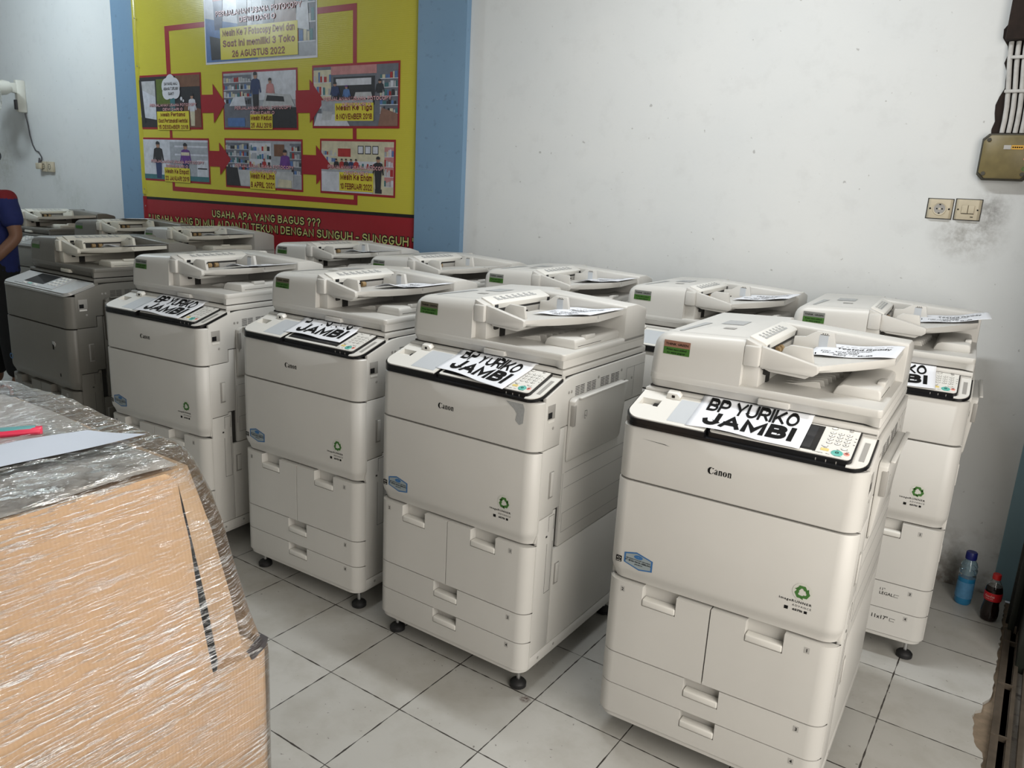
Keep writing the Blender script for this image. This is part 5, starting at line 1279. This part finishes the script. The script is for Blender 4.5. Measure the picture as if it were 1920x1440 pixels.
# ------------------------------------------------------------------ standing person at the far end
def skin_obj(name, verts, edges, radii, mat, parent=None, root=0, sub=2):
    me = bpy.data.meshes.new(name); me.from_pydata(verts, edges, []); me.materials.append(mat)
    o = bpy.data.objects.new(name, me); COL.objects.link(o)
    if parent: o.parent = parent
    sk = o.modifiers.new('skin', 'SKIN'); sk.use_smooth_shade = True
    for i, d in enumerate(me.skin_vertices[0].data):
        d.radius = radii[i] if isinstance(radii[i], tuple) else (radii[i], radii[i]); d.use_root = (i == root)
    s_ = o.modifiers.new('sub', 'SUBSURF'); s_.levels = sub; s_.render_levels = sub
    dg = bpy.context.evaluated_depsgraph_get(); m2 = bpy.data.meshes.new_from_object(o.evaluated_get(dg)); o.modifiers.clear(); o.data = m2
    for p_ in m2.polygons: p_.use_smooth = True
    if not m2.materials: m2.materials.append(mat)
    return o


pr = thing('person', 'standing person in navy polo with red yoke, black trousers and orange sandals', 'person', (-3.24, .53, 0), R(12))
# body frame: x to the person's side, -y forward
V = [(0, 0, .86), (0, .01, 1.02), (0, .01, 1.18), (0, .015, 1.31), (0, .005, 1.385), (0, -.005, 1.45), (0, -.015, 1.54), (0, -.01, 1.60),
     (.085, 0, .80), (.095, -.01, .46), (.10, .015, .09), (.105, -.06, .045), (.108, -.13, .035),
     (-.085, 0, .80), (-.095, -.01, .46), (-.10, .015, .09), (-.105, -.06, .045), (-.108, -.13, .035),
     (.165, .01, 1.315), (.215, .0, 1.20), (.235, .01, 1.08), (.205, -.10, .97), (.165, -.16, .90), (.14, -.185, .865),
     (-.165, .01, 1.315), (-.215, .0, 1.20), (-.235, .01, 1.08), (-.15, -.11, .99), (-.06, -.17, .92), (-.02, -.195, .90)]
E_ = [(0, 1), (1, 2), (2, 3), (3, 4), (4, 5), (5, 6), (6, 7), (0, 8), (8, 9), (9, 10), (10, 11), (11, 12), (0, 13), (13, 14), (14, 15), (15, 16), (16, 17),
      (3, 18), (18, 19), (19, 20), (20, 21), (21, 22), (22, 23), (3, 24), (24, 25), (25, 26), (26, 27), (27, 28), (28, 29)]
RD = [.12, .115, .125, .12, .055, .055, .088, .075, .078, .055, .036, .033, .026, .078, .055, .036, .033, .026, .058, .05, .042, .036, .027, .032, .058, .05, .042, .036, .027, .032]
RD = [(r, r) for r in RD]; RD[1] = (.15, .105); RD[2] = (.155, .11); RD[3] = (.13, .10); RD[0] = (.14, .11); RD[23] = (.018, .034); RD[29] = (.018, .034)
# fingers and thumbs continue the palms in the same surface
def fingers(i0, side):
    b0 = Vector(V[i0]); w0 = Vector(V[i0 - 1]); d = (b0 - w0).normalized(); sd = Vector((0, 0, 1)).cross(d).normalized(); up = d.cross(sd)
    for k, (off, ln) in enumerate(((.024, .070), (.008, .080), (-.008, .074), (-.023, .058))):
        p0 = b0 + sd * off * .9 + d * .028; p1 = p0 + d * ln * .5 - up * .010; p2 = p1 + d * ln * .38 - up * .024
        j = len(V); V.extend([tuple(p0), tuple(p1), tuple(p2)]); E_.extend([(i0, j), (j, j + 1), (j + 1, j + 2)]); RD.extend([(.0095, .0095), (.0085, .0085), (.0065, .0065)])
    p0 = b0 + sd * .032 * side - d * .012; p1 = p0 + sd * .014 * side + d * .030 - up * .012; j = len(V)
    V.extend([tuple(p0), tuple(p1)]); E_.extend([(i0, j), (j, j + 1)]); RD.extend([(.011, .011), (.008, .008)])
fingers(23, -1); fingers(29, 1)
body = skin_obj('body', V, E_, RD, M['skin'], pr)
# face, ears
m_ = MB(); m_.loft([[(x, y, z) for x, y in ((-.012, -.088), (0, -.102 + k), (.012, -.088), (0, -.07))] for z, k in ((1.50, .0), (1.515, -.008), (1.545, .008), (1.556, .012))]); m_.build('nose', M['skin'], body)
for sx_ in (-1, 1):
    MB().lathe([(0, 0), (.006, .0015), (.0085, .005), (0, .009)], (sx_ * .031, -.0905, 1.552), 14, 'y').build('eye', M['white2'], body)
    MB().lathe([(0, 0), (.0036, .0006), (.0042, .002), (0, .003)], (sx_ * .031, -.0915, 1.552), 12, 'y').build('iris', M['hair'], body)
    MB().box(sx_ * .034 - .018, sx_ * .034 + .018, -.096, -.080, 1.572, 1.578, .002).build('eyebrow', M['hair'], body)
    m_ = MB(); m_.loft([[(sx_ * (.076 + .012 * u), -.008 + .022 * math.cos(R(a)), 1.535 + .032 * math.sin(R(a))) for a in range(0, 360, 40)] for u in (0, .6, 1)]); m_.build('ear', M['skin'], body)
MB().box(-.026, .026, -.090, -.078, 1.478, 1.488, .004).build('mouth', M['lip'], body)
hv = [(0, .035, 1.53), (0, .022, 1.59), (0, -.012, 1.632)]; skin_obj('hair', hv, [(0, 1), (1, 2)], [(.098, .085), (.104, .098), (.092, .080)], M['hair'], pr)
tv = [(0, 0, 1.02), (0, 0, .86), (.085, 0, .80), (.095, -.01, .46), (.10, .015, .105), (-.085, 0, .80), (-.095, -.01, .46), (-.10, .015, .105)]
skin_obj('trousers', tv, [(0, 1), (1, 2), (2, 3), (3, 4), (1, 5), (5, 6), (6, 7)], [(.16, .125), (.155, .125), .098, .078, .068, .098, .078, .068], M['trousers'], pr)
sv = [(0, .0, .80), (0, .0, .86), (0, .01, 1.02), (0, .01, 1.20), (0, .012, 1.30), (0, .008, 1.365), (.155, .01, 1.318), (.208, .004, 1.22), (.222, .006, 1.13), (-.155, .01, 1.318), (-.208, .004, 1.22), (-.222, .006, 1.13)]
shirt = skin_obj('polo_shirt', sv, [(0, 1), (1, 2), (2, 3), (3, 4), (4, 5), (4, 6), (6, 7), (7, 8), (4, 9), (9, 10), (10, 11)], [(.185, .15), (.178, .142), (.172, .13), (.175, .13), (.145, .115), .068, .078, .072, .070, .078, .072, .070], M['shirt_blue'], pr, sub=4)
shirt.data.materials.append(M['shirt_red'])
for p_ in shirt.data.polygons:
    c_ = p_.center
    if c_.z > 1.325: p_.material_index = 1
for sx_ in (-1, 1):
    sd_ = MB(); sd_.loft([[(sx_ * .106 + w * math.cos(R(a)), -.045 + .125 * math.sin(R(a)), z) for a in range(0, 360, 20)] for z, w in ((0, .046), (.012, .050), (.022, .048))]); so_ = sd_.build('sandal', M['cable_dark'], pr)
    MB().tube([(sx_ * .106 + .054 * math.cos(R(a)), -.085 + .01 * math.sin(R(a)), .018 + .058 * math.sin(R(a))) for a in range(0, 181, 15)], .012, 8).build('strap', M['sandal'], so_)
    MB().tube([(sx_ * .106 + .052 * math.cos(R(a)), -.02, .018 + .075 * math.sin(R(a))) for a in range(0, 181, 15)], .009, 8).build('strap', M['sandal'], so_)

# ceiling lamps (out of the frame, they light the room)
lm = thing('ceiling_lamp', 'white tube lamp on the ceiling above the back row of machines', 'lamp', (1.4, .38, 3.4)); MB().box(-.65, .65, -.05, .05, -.06, 0, .01).build('lamp_housing', M['white2'], lm)
lm = thing('ceiling_lamp', 'white square lamp on the ceiling above the banner end of the shop', 'lamp', (-4.2, .3, 3.4)); MB().box(-.28, .28, -.18, .18, -.06, 0, .01).build('lamp_housing', M['white2'], lm)

for o_ in [o for o in SC.objects if o.parent is None]: flatten(o_)
